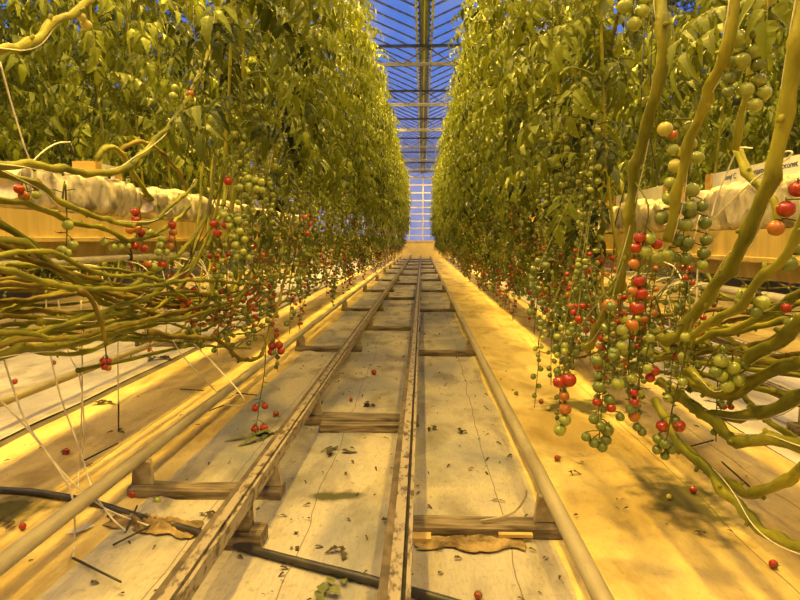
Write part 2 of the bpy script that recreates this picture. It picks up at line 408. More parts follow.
def support(x0, x1, y, label, posts, m='wood', extra=None, grp='sleepers under the rails'):
    t = thing('rail_support', label, 'sleeper', ((x0 + x1) / 2, y, 0), grp)
    w = (x1 - x0) / 2
    mb = MB(); n = 8; h = .045
    prev = None
    for i in range(n + 1):
        x = -w - .05 + (2 * w + .1) * i / n
        j = .006 * noise.noise(Vector((x * 5 + y, y, 2)))
        ring = mb.add([(x, -.045 + j, .004), (x, .045 + j, .004), (x, .045 + j, h + j), (x, .03 + j, h + .006 + j), (x, -.035 + j, h + .006), (x, -.045 + j, h - .004)])
        if prev is not None:
            for q in range(6): mb.face([prev + q, prev + (q + 1) % 6, ring + (q + 1) % 6, ring + q])
        else: mb.face([ring + q for q in range(6)][::-1])
        prev = ring
    mb.face([prev + q for q in range(6)])
    mb.build('sleeper', M[m], t, smooth=False)
    for px in posts:
        xx = px - t.location.x
        mb = MB(); mb.extrude([(xx - .045, .054), (xx + .045, .054), (xx + .034, RZ - .050), (xx - .034, RZ - .050)], -.012, .012)
        mb.box((xx - .03, -.02, RZ - .052), (xx + .03, .02, RZ - .046)); mb.build('upright', M['support'], t, smooth=False)
    return t
cnt = ['first', 'second', 'third', 'fourth', 'fifth', 'sixth', 'seventh', 'eighth', 'ninth', 'tenth']
for i in range(10):
    y = 2.39 + 3.3 * i
    support(XA, XB, y, f'{cnt[i]} sleeper with two uprights from the camera, under the pipe by the drip tubes', (XA, XB))
for i in range(10):
    y = 2.11 + 3.4 * i
    t = support(XCn, XD, y, f'{cnt[i]} sleeper from the camera, between the middle rail and the smooth pipe', (XD,))
    if i == 0:
        mb = MB(); mb.box((-.25, -.10, .008), (-.16, -.05, .028)); mb.build('wedge', M['newwood'], t, smooth=False)
        mb = MB(); mb.box((.08, -.07, .022), (.2, -.05, .034)); mb.build('wedge', M['newwood'], t, smooth=False)
        pth = smooth_path([(.02, -.03, .064), (.1, .0, .066), (.15, .012, .085), (.185, .02, .13), (.19, .02, .16)])
        mb = MB(); mb.tube(pth, .004, 6); mb.build('wire', M['support'], t)
for i in range(9):
    y = 3.4 + 3.65 * i
    t = support(XB, XCn, y, f'{cnt[i]} dark weathered sleeper from the camera, between slotted and middle rails', (XB,))
    if i == 0:
        mb = MB(); mb.box((-.22, -.17, .006), (.27, -.09, .045), rot=Matrix.Rotation(.04, 3, 'Z')); mb.build('plank', M['wood'], t, smooth=False)
        mb = MB(); mb.box((-.30, .06, .006), (.22, .12, .035), rot=Matrix.Rotation(-.05, 3, 'Z')); mb.build('plank', M['wood'], t, smooth=False)
p = gx(232, 545)
t = thing('timber_block', 'short dark timber block under the slotted rail beside the black hose', 'block', (XB, p.y, 0))
mb = MB(); mb.box((-.09, -.05, .006), (.075, .05, .062)); mb.build('block', M['wood'], t, smooth=False)
mb = MB(); mb.box((-.03, -.03, .063), (.03, .03, RZ - .052)); mb.build('packer', M['wood'], t, smooth=False)
for xx, nm in ((-2.33, 'pipe behind the layered bare stems'), (2.12, 'dark rail beyond the thick low stems')):
    for i in range(3):
        y = (2.6 if xx < 0 else 3.3) + 3.3 * i
        t = thing('rail_support', f'{cnt[i]} stand from the camera under the {nm}', 'sleeper', (xx, y, 0), 'stands under the next aisle rails')
        s = -1 if xx < 0 else 1
        mb = MB(); mb.box((-.08 if s > 0 else -.55, -.045, .004), (.62 if s > 0 else .08, .045, .06)); mb.build('sleeper', M['wood'], t, smooth=False)
        mb = MB(); mb.box((-.04, -.012, .062), (.04, .012, RZ - .054)); mb.build('upright', M['support'], t, smooth=False)

# ------------------------------------------------------------------ growing gutters, bags, pipes
LG, RG = -1.64, 1.39
def growing_gutter(x, top, label, face):
    h = .115
    t = thing('growing_gutter', label, 'gutter', (x, 0, 0))
    mb = MB(); w = .14
    mb.extrude([(-w, top), (-w, top - h), (-w + .03, top - h - .004), (w - .03, top - h - .004), (w, top - h), (w, top), (w - .012, top - .008), (-w + .012, top - .008)], .6, 34.5); mb.build('trough', M['gutter'], t, smooth=False)
    for s in (-1, 1):
        mb = MB(); mb.extrude([(s * (w + .001), top - h + .012), (s * (w + .018), top - h + .010), (s * (w + .018), top - h - .006), (s * (w + .001), top - h - .010)], .6, 34.5); mb.build('lip', M['gutter'], t, smooth=False)
    mb = MB(); mb.extrude([(-.11, top - h - .006), (.11, top - h - .006), (.09, top - h - .075), (-.09, top - h - .075)], .6, 34.5); mb.build('drain_channel', M['gutter'], t, smooth=False)
    y = 1.95 if x < 0 else 1.5
    while y < 9:
        mb = MB()
        for s in (-1, 1):
            mb.tube([(s * (w + .022), y, top - h - .085), (s * (w + .022), y, top + .06), (s * .03, y, top + .62), (0, y, GUTZ - .2)], .004, 6)
        mb.tube([(-w - .022, y, top - h - .085), (w + .022, y, top - h - .085)], .004, 6)
        mb.build('hanger', M['black'], t); y += 2.4
    return t
LT, RT = 1.185, 1.11
growing_gutter(LG, LT, 'long white coated growing gutter carrying bags above the layered bare stems', 1)
growing_gutter(RG, RT, 'long white coated growing gutter behind the hanging green tomato clusters', -1)
def supply_pipe(x, z, label):
    t = thing('supply_pipe', label, 'pipe', (x, 0, 0))
    mb = MB(); mb.tube([(0, y, z) for y in (.6, 3, 6, 12, 34)], .016, 12); mb.build('tube', M['tube'], t)
    y = 2.28
    while y < 9:
        mb = MB(); mb.tube(smooth_path([(.02, y, z - .018), (.021, y, z + .01), (.012, y, z + .045), (-.01, y, z + .08)]), .004, 6); mb.tube([(0, y - .012, z), (0, y + .012, z)], .019, 12); mb.build('clip', M['black'], t); y += .82
supply_pipe(LG + .10, LT - .205, 'thin white supply pipe hung under the gutter above the layered bare stems')
supply_pipe(RG - .12, RT - .245, 'white supply pipe with black clips under the gutter behind the green clusters')

def bag_mesh(seed):
    mb = MB(); NL, NA = 56, 28; L, W, H = 1.0, .25, .2
    for i in range(NL + 1):
        u = i / NL; y = (u - .5) * L
        e = min(1, min(u, 1 - u) / .10); e = .55 + .45 * math.sqrt(1 - (1 - e) ** 2)
        for j in range(NA):
            a = 2 * PI * j / NA; c, s = math.cos(a), math.sin(a)
            x = math.copysign(abs(c) ** .55, c) * W / 2 * (.9 + .1 * e); z = math.copysign(abs(s) ** .6, s) * H / 2 * e
            if s > -.75:
                n1 = noise.noise(Vector((x * 9 + seed, y * 26, z * 6))); n2 = noise.noise(Vector((x * 24, y * 55 + z * 30, z * 14 + seed)))
                n3 = noise.noise(Vector((y * 13 + z * 22, seed, y * 5 - z * 17))); n4 = noise.noise(Vector((y * 5, x * 8 + seed, z * 8))); k = 1 + .14 * n4 + .12 * n1 + .06 * n2 - .2 * max(0, 1 - abs(n3) * 6) - .05 * abs(math.sin(y * 17 + seed + n1 * 4 + z * 12)) ** 8
                x *= k; z *= k * (.9 + .22 * math.sin(PI * u)) if z > 0 else 1
            mb.add([(x, y, max(z, -H / 2) + H / 2)])
    for i in range(NL):
        for j in range(NA): mb.face([i * NA + j, i * NA + (j + 1) % NA, (i + 1) * NA + (j + 1) % NA, (i + 1) * NA + j])
    mb.face(list(range(NA))); mb.face([NL * NA + j for j in range(NA)][::-1])
    return mb.mesh('substrate_bag', M['bag'])
BAGM = [bag_mesh(s) for s in (1.3, 4.1, 7.7)]
def text_mesh(s, size):
    cu = bpy.data.curves.new('lettering', 'FONT'); cu.body = s; cu.size = size; cu.extrude = .0004; cu.align_x = 'CENTER'; cu.align_y = 'CENTER'
    o = bpy.data.objects.new('lettering', cu); C.objects.link(o); bpy.context.view_layer.update()
    me = bpy.data.meshes.new_from_object(o.evaluated_get(bpy.context.evaluated_depsgraph_get()))
    bpy.data.objects.remove(o); me.materials.clear(); me.materials.append(M['ink']); return me
TXT = {'a': text_mesh('Coconet', .034), 'b': text_mesh('lenqf C', .034), 'c': text_mesh('omasta', .034), 'd': text_mesh('U O', .034)}
def bag(x, y, top, i, label, grp, s, texts=(), strip=True, span=(0, .40)):
    t = thing('substrate_bag', label, 'grow bag', (x, y, top), grp)
    link('film', BAGM[i % 3], t)
    if strip:
        # propagation block on the bag with a printed film strip along its aisle side
        mb = MB(); mb.box((-.055, span[0] - span[1], .195), (.055, span[0] + span[1], .268)); st = mb.build('printed_strip', M['strip'], t, smooth=False)
        for q, (k, yy) in enumerate(texts):
            o = link('lettering', TXT[k], st, (s * .0565, yy + span[0], .238)); o.rotation_euler = (PI / 2, 0, s * PI / 2)
        for yy in (span[0] - span[1] - .04, span[0] + span[1] + .04):
            mb = MB(); mb.box((-.058, yy - .028, .18), (.058, yy + .028, .272)); mb.build('rooting_block', M['orange'], t, smooth=False)
    return t
bl = ['wrinkled white substrate bag on the gutter above the layered bare stems, first from the camera',
      'white substrate bag above the layered stems, second from the camera, half behind foliage']
for i in range(6):
    y = 2.75 + 1.14 * (i - 1) if i else 1.6
    lab = ['white substrate bag end above the layered bare stems, cut by the picture edge', 'wrinkled white substrate bag above the layered bare stems with two arched plant bases',
           'white substrate bag above layered stems, next behind the arched plant bases', 'fourth white substrate bag above the layered stems, mostly behind tomato stems',
           'fifth white substrate bag along the layered stem row, glimpsed through fruit', 'sixth white substrate bag along the layered stem row, glimpsed through fruit'][i]
    bag(LG, y + .02 * (i % 2), LT - .006, i, lab, 'bags on the gutter above layered stems', 1, (('d', 0),) if i == 1 else (), i == 1, (.26, .06))
for i in range(6):
    y = 2.45 + 1.38 * i
    lab = ['wrinkled white substrate bag with blue lettering behind the thick leaning green stem', 'smaller looking white bag with orange block behind the tall green stem',
           'third white bag of the green cluster row, glimpsed between tomatoes', 'fourth white bag of the green cluster row, glimpsed between tomatoes',
           'fifth white bag of the green cluster row, deep between leaves', 'sixth white bag of the green cluster row, deep between leaves'][i]
    bag(RG, y, RT - .006, i + 1, lab, 'bags on the gutter behind green clusters', -1, (('a', -.17), ('c', .03), ('b', .24)) if i == 0 else ())

# ------------------------------------------------------------------ tomato plant pieces
def leaflet(mb, p, d, up, L, W, t):
    """a lobed, folded, drooping leaflet"""
    d = d.normalized(); s = d.cross(up)
    if s.length < 1e-4: s = d.orthogonal()
    s.normalize(); n = s.cross(d).normalized()
    ws = (.0, .62, 1.0, .72, .84, .5, .56, .0); us = (0, .14, .30, .44, .56, .72, .80, 1.0)
    curl = R.uniform(.2, .9); fold = R.uniform(.15, .8); base = len(mb.v)
    for u, w in zip(us, ws):
        c = p + d * (L * u) - n * (L * curl * u * u)
        if w == 0: mb.add([c], t)
        else:
            h = W * .5 * w
            mb.add([c + s * h + n * h * fold, c, c - s * h + n * h * fold * R.uniform(.5, 1.3)], t)
    k = base + 1
    mb.face([base, k + 1, k]); mb.face([base, k + 2, k + 1])
    for i in range(5):
        a, b = k + 3 * i, k + 3 * i + 3
        mb.face([a, a + 1, b + 1, b]); mb.face([a + 1, a + 2, b + 2, b + 1])
    e = k + 18
    mb.face([e - 3, e - 2, e]); mb.face([e - 2, e - 1, e])

def compound_leaf(mb, p, az, L, t, elev=.35, droop=1.5):
    """pinnate leaf: arching rachis with paired lobed leaflets"""
    h = Vector((math.cos(az), math.sin(az), 0)); pts = [p]; n = 8; e = elev; q = p.copy()
    for i in range(n):
        q = q + (h * math.cos(e) + Vector((0, 0, math.sin(e)))) * (L / n); pts.append(q.copy()); e -= droop / n * R.uniform(.7, 1.3)
    mb.tube(pts, [.0035 - .0025 * i / n for i in range(n + 1)], 4, t=t * .8 + .15, cap=False)
    up0 = Vector((0, 0, 1))
    for i in (3, 4, 5, 6, 7):
        d = (pts[i] - pts[i - 1]).normalized(); s = d.cross(up0)
        if s.length < .05: s = Vector((-h.y, h.x, 0))
        s.normalize(); up = s.cross(d)
        k = (.7, .5, 1.0, .55, .85)[i - 3]
        for sg in (-1, 1):
            dd = d * R.uniform(.35, .7) + s * sg + Vector((0, 0, -R.uniform(.1, .7)))
            leaflet(mb, pts[i] + s * sg * .008, dd, up, L * .29 * k * R.uniform(.8, 1.2), L * .15 * k * R.uniform(.8, 1.25), t + R.uniform(-.2, .2))
    d = (pts[-1] - pts[-2]).normalized()
    leaflet(mb, pts[-1], d + Vector((0, 0, -.3)), Vector((0, 0, 1)) if abs(d.z) < .9 else h, L * .32, L * .18, t + .05)

def foliage_mesh(z0, z1, n, Lr, low=0):
    mb = MB(); az = R.uniform(0, 6)
    for i in range(n):
        u = i / (n - 1); z = z0 + (z1 - z0) * u + R.uniform(-.05, .05)
        az += 2.4 + R.uniform(-.5, .5)
        L = R.uniform(*Lr) * (1 - .35 * max(0, u - .8) / .2)
        compound_leaf(mb, Vector((R.uniform(-.02, .02), R.uniform(-.02, .02), z)), az, L, R.random() * .75 + .25 * u, R.uniform(.1, .8), R.uniform(1.2, 2.2))
    for i in range(low):
        compound_leaf(mb, Vector((R.uniform(-.03, .03), R.uniform(-.03, .03), R.uniform(.75, z0))), R.uniform(0, 6.28), R.uniform(.13, .24), R.random() * .5, R.uniform(-.6, .2), R.uniform(.8, 1.6))
    return mb.mesh('foliage', M['leaf'], smooth=False, tint=True)
FOL = [foliage_mesh(1.6, 4.45, 60, (.22, .42), 4) for _ in range(6)]
FOLLOW = [foliage_mesh(1.4, 4.45, 64, (.22, .42), 9) for _ in range(6)]
FOLROW2 = [foliage_mesh(1.15, 4.85, 140, (.28, .48)) for _ in range(4)]

def vine_mesh(path, r0, r1, ds=.03, bump=.22, n=9, stubs=True, m='stem', kink=True):
    pth = reparam(path, ds); N = len(pth); ph = R.randrange(4); rad = []
    if kink:
        q = [p.copy() for p in pth]
        for i in range(1, N - 1):
            a = (pth[i + 1] - pth[i - 1]).normalized().orthogonal(); a.rotate(Matrix.Rotation(noise.noise(pth[i] * 3) * 6, 3, (pth[i + 1] - pth[i - 1]).normalized()))
            tri = abs(((i + ph) % 10) - 5) / 2.5 - 1
            q[i] += a * r0 * (.38 * tri + .4 * noise.noise(pth[i] * 23))
        pth = q
    for i in range(N):
        r = r0 + (r1 - r0) * i / (N - 1)
        k = (i + ph) % 5
        rad.append(r * (1 + (bump if k == 0 else -.06 if k in (2, 3) else .04)))
    mb = MB(); mb.tube(pth, rad, n)
    if stubs:
        for i in range(1, N - 1):
            if (i + ph) % 5 == 0:
                d = (pth[i + 1] - pth[i - 1]).normalized(); a = d.orthogonal().normalized(); a.rotate(Matrix.Rotation(R.uniform(0, 6.28), 3, d))
                a = (a + d * .5).normalized(); l = r0 * R.uniform(1.5, 2.4)
                mb.tube([pth[i], pth[i] + a * l], [r0 * .55, r0 * .38], 6)
    return mb.mesh('stem', M[m])
def twine_mesh(path, r, turns=9, a=0):
    pth = reparam(path, .03); mb = MB(); out = []; N = len(pth)
    for i, p in enumerate(pth):
        d = (pth[min(i + 1, N - 1)] - pth[max(i - 1, 0)]).normalized(); u = d.orthogonal().normalized(); w = d.cross(u); t = i * turns / 100 * 2 * PI + a
        out.append(p + (u * math.cos(t) + w * math.sin(t)) * r)
    mb.tube(out, .0016, 5); return mb.mesh('twine', M['twine'])

# tomatoes: one mesh per colour at unit radius; calyx star on top
def tomato_mesh(k):
    mb = MB(); mb.ball((0, 0, 0), 1, 14, 10, 0)
    for j in range(5):
        a = 2 * PI * j / 5; h = Vector((math.cos(a), math.sin(a), 0)); s = Vector((-h.y, h.x, 0))
        c0 = Vector((0, 0, .9))
        i = mb.add([c0, c0 + h * .45 + s * .13 + Vector((0, 0, .06)), c0 + h * .45 - s * .13 + Vector((0, 0, .06)), c0 + h * 1.05 + Vector((0, 0, .12))])
        mb.face([i, i + 1, i + 3, i + 2], 1)
    mb.tube([(0, 0, .85), (0, 0, 1.3)], .09, 5, 1)
    return mb.mesh('tomato', [TOM[k], M['calyx']])
TMESH = {k: tomato_mesh(k) for k in TOM}

def truss_layout(path, n, seq, r, u0=.18):
    """fruit positions alternately along the stalk; seq = colours from the stem downwards"""
    pth = reparam(path, .008); N = len(pth); out = []
    for i in range(n):
        u = u0 + (.98 - u0) * (i + .3) / n; p = pth[min(N - 1, int(u * N))]
        d = (pth[min(N - 1, int(u * N) + 1)] - pth[max(0, int(u * N) - 1)])
        d = d.normalized() if d.length > 1e-6 else Vector((0, 0, -1))
        a = i * 2.5 + R.uniform(-.5, .5); s = d.orthogonal().normalized(); s.rotate(Matrix.Rotation(a, 3, d))
        rr = r * R.uniform(.86, 1.08)
        c = p + s * rr * 1.35 + Vector((0, 0, -rr * .5))
        out.append((c, rr, seq[min(len(seq) - 1, int(i * len(seq) / n))], p))
    return out
def stalk_mesh(path, fruit, bare=0):
    mb = MB(); pth = reparam(path, .02); mb.tube(pth, [.0035 - .0017 * i / max(1, len(pth) - 1) for i in range(len(pth))], 5)
    for c, rr, k, p in fruit:
        mb.tube([p, p.lerp(c, .5) + Vector((0, 0, rr * .7)), c + Vector((0, 0, rr * 1.05))], .0017, 4)
    for i in range(bare):                      # picked places: empty calyx stars
        p = pth[int((len(pth) - 1) * (.15 + .8 * i / max(1, bare)))]; a = R.uniform(0, 6.28)
        e = p + Vector((math.cos(a) * .03, math.sin(a) * .03, R.uniform(-.01, .01))); mb.tube([p, e], .0016, 4)
        for j in range(5):
            b = 2 * PI * j / 5; mb.tube([e, e + Vector((math.cos(b) * .012, math.sin(b) * .012, R.uniform(-.004, .006)))], [.0014, .0006], 3)
    return mb.mesh('tomato_truss', M['stalk'])
def add_truss(root, path, n, seq, r, bare=0, fixed=None, u0=.18):
    """path in root-local space; individual tomatoes as children of the truss"""
    fr = truss_layout(path, n, seq, r, u0) if n else []
    pth = reparam(path, .01)
    for (c, rr, k) in (fixed or []):
        p = min(pth, key=lambda q: (q - c - Vector((0, 0, rr * 1.6))).length); fr.append((c, rr, k, p))
    t = link('tomato_truss', stalk_mesh(path, fr, bare), root)
    for c, rr, k, p in fr:
        o = link('tomato', TMESH[k], t, c); o.scale = (rr,) * 3
        o.rotation_euler = (R.uniform(-.35, .35), R.uniform(-.35, .35), R.uniform(0, 6))
    return t
def small_truss(seq, n, L, r, bare=0):
    path = smooth_path([(0, 0, 0), (.05, 0, .0), (.09, 0, -.07), (.10, .01, -L * .5), (.09, .0, -L)])
    fr = truss_layout(path, n, seq, r); mb = MB(); pth = reparam(path, .03); mb.tube(pth, .003, 4, 0)
    km = {'r': 1, 'o': 2, 'g': 3, 'd': 4}
    for c, rr, k, p in fr:
        mb.tube([p, c + Vector((0, 0, rr))], .0015, 3, 0); mb.ball(c, rr, 8, 6, km[k])
    for i in range(bare):
        p = pth[int((len(pth) - 1) * (.2 + .8 * i / bare))]; a = R.uniform(0, 6.28); mb.tube([p, p + Vector((math.cos(a) * .03, math.sin(a) * .03, 0))], [.002, .004], 4, 0)
    return mb.mesh('tomato_truss', [M['stalk'], TOM['r'], TOM['o'], TOM['g'], TOM['d']])
ST_LOW = [small_truss('rrod', 10, .32, .016, 5), small_truss('rogd', 9, .36, .017, 3), small_truss('rrr', 5, .34, .015, 10), small_truss('rddd', 12, .30, .016), small_truss('rr', 3, .38, .016, 16), small_truss('dddg', 13, .33, .016, 3)]
ST_MID = [small_truss('roggd', 14, .34, .018), small_truss('oggg', 13, .30, .018), small_truss('ggdd', 15, .36, .018)]
ST_HIGH = [small_truss('gggd', 13, .30, .017), small_truss('ggg', 11, .26, .015)]
def near_paths(L):
    return smooth_path([(0, 0, 0), (.05, 0, .0), (.09, 0, -.07), (.10, .01, -L * .5), (.09, .0, -L)])

STEMV = {}
def stem_variant(lean, i, tail):
    key = (round(lean, 2), i, tail)
    if key not in STEMV:
        w = R.uniform(-.1, .1)
        lo = R.uniform(.5, .85)
        pts = [(lean * .35 + w, -1.5, lo), (lean * .5 - w, -.8, lo - .07), (lean * .6 + w * .5, -.25, lo - .05), (lean * .7, -.03, lo + .16), (lean * .85, .03, 1.35), (lean * .96, .02, 2.2), (lean, 0, 3.2), (lean, 0, 4.4)]
        if not tail: pts = pts[2:]
        pth = smooth_path(pts, 5)
        STEMV[key] = (vine_mesh(pth, .0095, .006, .05, n=6, kink=False), pth)
    return STEMV[key]
def at_height(path, z):
    return min(path[len(path) // 3:], key=lambda p: abs(p.z - z))

ORD = ['first', 'second', 'third', 'fourth', 'fifth', 'sixth', 'seventh', 'eighth', 'ninth', 'tenth', 'eleventh', 'twelfth']
def plant(xr, y, lean, label, grp, fol, near=False, ntr=5, tail=True):
    t = thing('tomato_plant', label, 'tomato plant', (xr, y, 0), grp)
    sm, path = stem_variant(lean, R.randrange(4), tail)
    link('stem', sm, t)
    f = link('foliage', R.choice(fol), t, (lean, 0, R.uniform(-.12, .1)), R.uniform(0, 6.28))
    side = math.copysign(1, lean)
    for k in range(ntr):
        z = .52 + (1.75 - .52) * (k + R.uniform(.1, .9)) / ntr + (.08 if near else 0)
        p = at_height(path, z) ; az = (0 if side > 0 else PI) + R.uniform(-1.25, 1.25)
        u = (z - .5) / 1.25
        if near:
            seq = ('rrodd' if u < .3 else 'roggdd' if u < .5 else 'gggd' if u < .8 else 'gg')
            L = R.uniform(.26, .38); pp = near_paths(L); rot = Matrix.Rotation(az, 3, 'Z'); pp = [rot @ q + p for q in pp]
            add_truss(t, pp, R.randint(7, 12), seq, R.uniform(.0145, .0175), R.randint(3, 9))
        else:
            o = link('tomato_truss', R.choice(ST_LOW if u < .42 else ST_MID if u < .75 else ST_HIGH), t, p, az); o.rotation_euler.x = R.uniform(-.25, .25); o.rotation_euler.y = R.uniform(-.3, .2)
    return t

# hedge rows either side of the aisle
def row(xr, lean, y0, y1, dy, name_near, label_far, grp, near_to, ordn, tr=8, fol=None):
    y = y0; i = 0
    while y < y1:
        near = y < near_to
        if i < ordn: lab = name_near.format(ORD[i])
        else: lab = label_far
        plant(xr, y + R.uniform(-.05, .05), lean + R.choice((-.06, 0, .06)), lab, grp, fol or FOL, near, tr if y < 16 else 5)
        y += dy; i += 1
row(LG, .68, 2.95, 33.2, .42, '{} leafy tomato plant from the camera facing the aisle above the layered stems', 'leafy tomato plant farther down the aisle side of the layered stem row', 'aisle plants of the layered stem row', 5.4, 8)
row(RG, -.60, 2.9, 33.2, .42, '{} leafy tomato plant from the camera facing the aisle above the dark moss', 'leafy tomato plant farther down the aisle side of the mossy row', 'aisle plants of the mossy row', 5.4, 8, 13, FOLLOW)
row(LG, -.42, 3.9, 15, .5, '{} tomato plant from the camera on the outer side of the layered stem row', 'tomato plant deeper on the outer side of the layered stem row', 'outer plants of the layered stem row', 0, 4, 3)
row(RG, .42, 3.7, 15, .5, '{} tomato plant from the camera on the outer side of the mossy row', 'tomato plant deeper on the outer side of the mossy row', 'outer plants of the mossy row', 0, 4, 3)
for (xr, ya, yb, dy, lab, grp) in ((-4.3, 4.8, 13.5, .42, 'tomato plant in the dim row behind the layered stems and bags', 'plants of the next row behind the layered stems'),
                                   (4.3, 5.4, 15.5, .42, 'tomato plant in the dim row behind the mossy row, across the next aisle', 'plants of the next row behind the mossy row'),
                                   ):
    y = ya; s = 1
    while y < yb:
        plant(xr, y, .3 * s, lab, grp, FOLROW2, False, 3 if abs(xr) < 5 else 1); y += dy; s = -s

for nm, xr, ya, yb, lab in (('tomato_foliage', -7.4, 8, 21, 'dim mass of tomato foliage two rows behind the layered stems, seen through gaps'), ('tomato_foliage', 7.4, 8.5, 22, 'dim mass of tomato foliage two rows behind the mossy row, seen through gaps')):
    mb = MB(); y = ya
    while y < yb:
        for i in range(100):
            compound_leaf(mb, Vector((xr + R.uniform(-.9, .9), y + R.uniform(-.25, .25), R.uniform(.5, 4.85))), R.uniform(0, 6.28), R.uniform(.4, .62), R.random() * .8, R.uniform(.1, .8), R.uniform(1.2, 2.2))
        y += .5
    tag(mb.build(nm, M['leaf'], smooth=False, tint=True), lab, 'tomato foliage', None, 'stuff')

# ------------------------------------------------------------------ near, bare vines with their fruit
VINES = {}
def vine(key, label, pix, X, r0, r1=None, m='stem', twine=False, grp=None, Y=None, leaf=()):
    """pix: list of (px, py) or (px, py, dX); the stem lies in the row plane X (or at depth Y)"""
    pts = []
    for q in pix:
        dx = q[2] if len(q) > 2 else 0
        pts.append(atX(q[0], q[1], X + dx) if Y is None else atY(q[0], q[1], Y + dx))
    base = pts[0].copy()
    t = thing('tomato_vine', label, 'tomato vine', base, grp)
    pth = [p - base for p in smooth_path(pts, 6)]
    link('stem', vine_mesh(pth, r0, r1 or r0 * .85, m=m), t)
    if twine: link('twine', twine_mesh(pth, r0 * 1.12, 3), t)
    if leaf:
        for (px, py, az, L) in leaf:
            p = (atX(px, py, X) if Y is None else atY(px, py, Y)) - base
            q = min(pth, key=lambda a: (a - p).length)
            mb = MB(); mb.tube([q, q.lerp(p, .6) + Vector((0, 0, .01)), p], .003, 5, t=.5); compound_leaf(mb, p, az, L, R.uniform(.3, .7), .15, 1.4)
            mb.build('leaf', M['leaf'], t, smooth=False, tint=True)
    VINES[key] = (t, base, pth, X, Y)
    return t
def fruit(key, stalk=None, fixed=(), n=0, seq='g', r=.018, bare=0, X=None, Y=None):
    """a truss on a traced vine: stalk pixels, explicit fruit (px, py, radius px, colour)"""
    t, base, pth, vx, vy = VINES[key]
    P = lambda a, b: (atY(a, b, Y) if Y else atX(a, b, X) if X else atX(a, b, vx) if vy is None else atY(a, b, vy)) - base
    st = [P(*q) for q in stalk]
    q = min(pth, key=lambda a: (a - st[0]).length)
    u0 = .12
    if (q - st[0]).length > .01:
        st = [q] + st; sp = smooth_path(st, 5); tot = sum((a - b).length for a, b in zip(sp, sp[1:])); u0 = min(.8, max(.12, (st[1] - q).length / tot))
    fx = []
    for (px, py, rp, k) in fixed:
        c = P(px, py); yy = (c + base).y; rr = rp * yy / 600
        fx.append((c, rr, k))
    add_truss(t, smooth_path(st, 5), n, seq, r, bare, fx, u0)

# --- row with layered stems
vine('l1', 'thick bare vine crossing the upper corner above the wrinkled bags', [(-40, 50), (0, 48), (20, 47), (38, 39), (55, 22), (72, 14), (88, 0), (105, -25), (112, -60)], -1.1, .0125, twine=True)
vine('l2', 'pale vine running flat across the front of the wrinkled bag, then rising', [(-30, 166), (0, 165), (20, 165), (50, 168), (75, 171), (100, 172), (122, 170), (135, 160), (148, 149), (175, 117), (197, 82), (212, 40), (222, -20)], -1.15, .0125, .010, twine=True)
vine('l3', 'green vine sloping down across the white bag below the flat pale vine', [(-30, 160), (0, 172), (30, 183), (45, 190), (62, 204), (85, 212), (105, 220), (125, 224), (150, 222), (172, 205), (190, 190), (197, 180)], -1.2, .0105, twine=True)
vine('l4', 'green vine crossing the gutter face from the small red trio downward', [(-30, 192), (0, 200), (22, 204), (50, 212), (70, 222), (90, 226), (110, 231), (130, 241), (150, 236), (175, 222), (190, 205)], -1.25, .0105)
vine('l5', 'thick vine leaving the top of the layered bundle at the picture edge', [(-40, 195), (0, 222), (20, 236), (45, 258), (62, 272), (85, 290), (110, 305), (140, 318)], -1.2, .0115)
vine('l6', 'thick olive vine dipping through the bundle and rising past the orange tomatoes', [(-30, 236), (0, 240), (20, 243), (40, 255), (60, 270), (85, 280), (110, 286), (135, 285), (148, 274), (170, 262), (190, 242), (205, 218), (212, 190), (215, 150)], -1.15, .0115, .009)
vine('l7', 'yellow vine climbing steeply out of the bundle by the row of red tomatoes', [(40, 322), (90, 318), (125, 312), (144, 298), (174, 278), (200, 255), (209, 243), (220, 215), (226, 180), (228, 120), (232, 60)], -1.2, .014, .011, twine=True)
vine('l8', 'long thick vine along the underside of the bundle curving up toward the leaves', [(-40, 372), (0, 356), (40, 347), (60, 346), (100, 337), (140, 327), (180, 319), (205, 312), (237, 300), (252, 276), (263, 248), (268, 205), (274, 150), (284, 100)], -1.1, .0135, .010, twine=True)
vine('l9', 'brown vine hooking out below the bundle toward the round pipe', [(150, 332), (185, 338), (210, 338), (225, 345), (236, 356), (247, 360), (258, 358), (265, 345), (272, 322), (282, 290), (290, 250), (296, 190)], -1.05, .0125, .010, m='oldstem')
vine('l10', 'slim dark vine arching over the second bag beside the first arched base', [(118, 153), (128, 145), (145, 143), (165, 155), (180, 175), (190, 195), (200, 215), (208, 240)], LG + .06, .0125, m='oldstem')
vine('l11', 'arched green plant base rising from the wrinkled bag and bending down', [(97, 159), (103, 150), (112, 147), (122, 155), (132, 172), (145, 190), (160, 215), (168, 240)], LG + .10, .015)
vine('l12', 'brown dead stalk leaning down through the middle of the bundle', [(80, 290), (90, 298), (96, 312), (104, 335), (107, 346)], -1.02, .008, .006, m='oldstem')
rl = 'bare tomato vine lying among many alike in the layered low bundle below the bags'
for i in range(24):
    y0 = 232 + 140 * (i + R.random()) / 24; y1 = R.uniform(292, 345); xe = R.uniform(170, 262); X = R.uniform(-1.55, -1.06)
    pts = []
    for k in range(6):
        u = k / 5; pts.append((-50 + (xe + 50) * u, y0 + (y1 - y0) * (u ** .8) + R.uniform(-11, 11) + 12 * math.sin(u * 4 + i)))
    if i % 2: pts += [(xe + 18, y1 - 30), (xe + 27, y1 - 80), (xe + 33, y1 - 160)]
    vine(f'lr{i}', rl, pts, X, R.uniform(.007, .011), .007, m=R.choice(('stem', 'stem', 'oldstem')), grp='vines in the layered bundle')

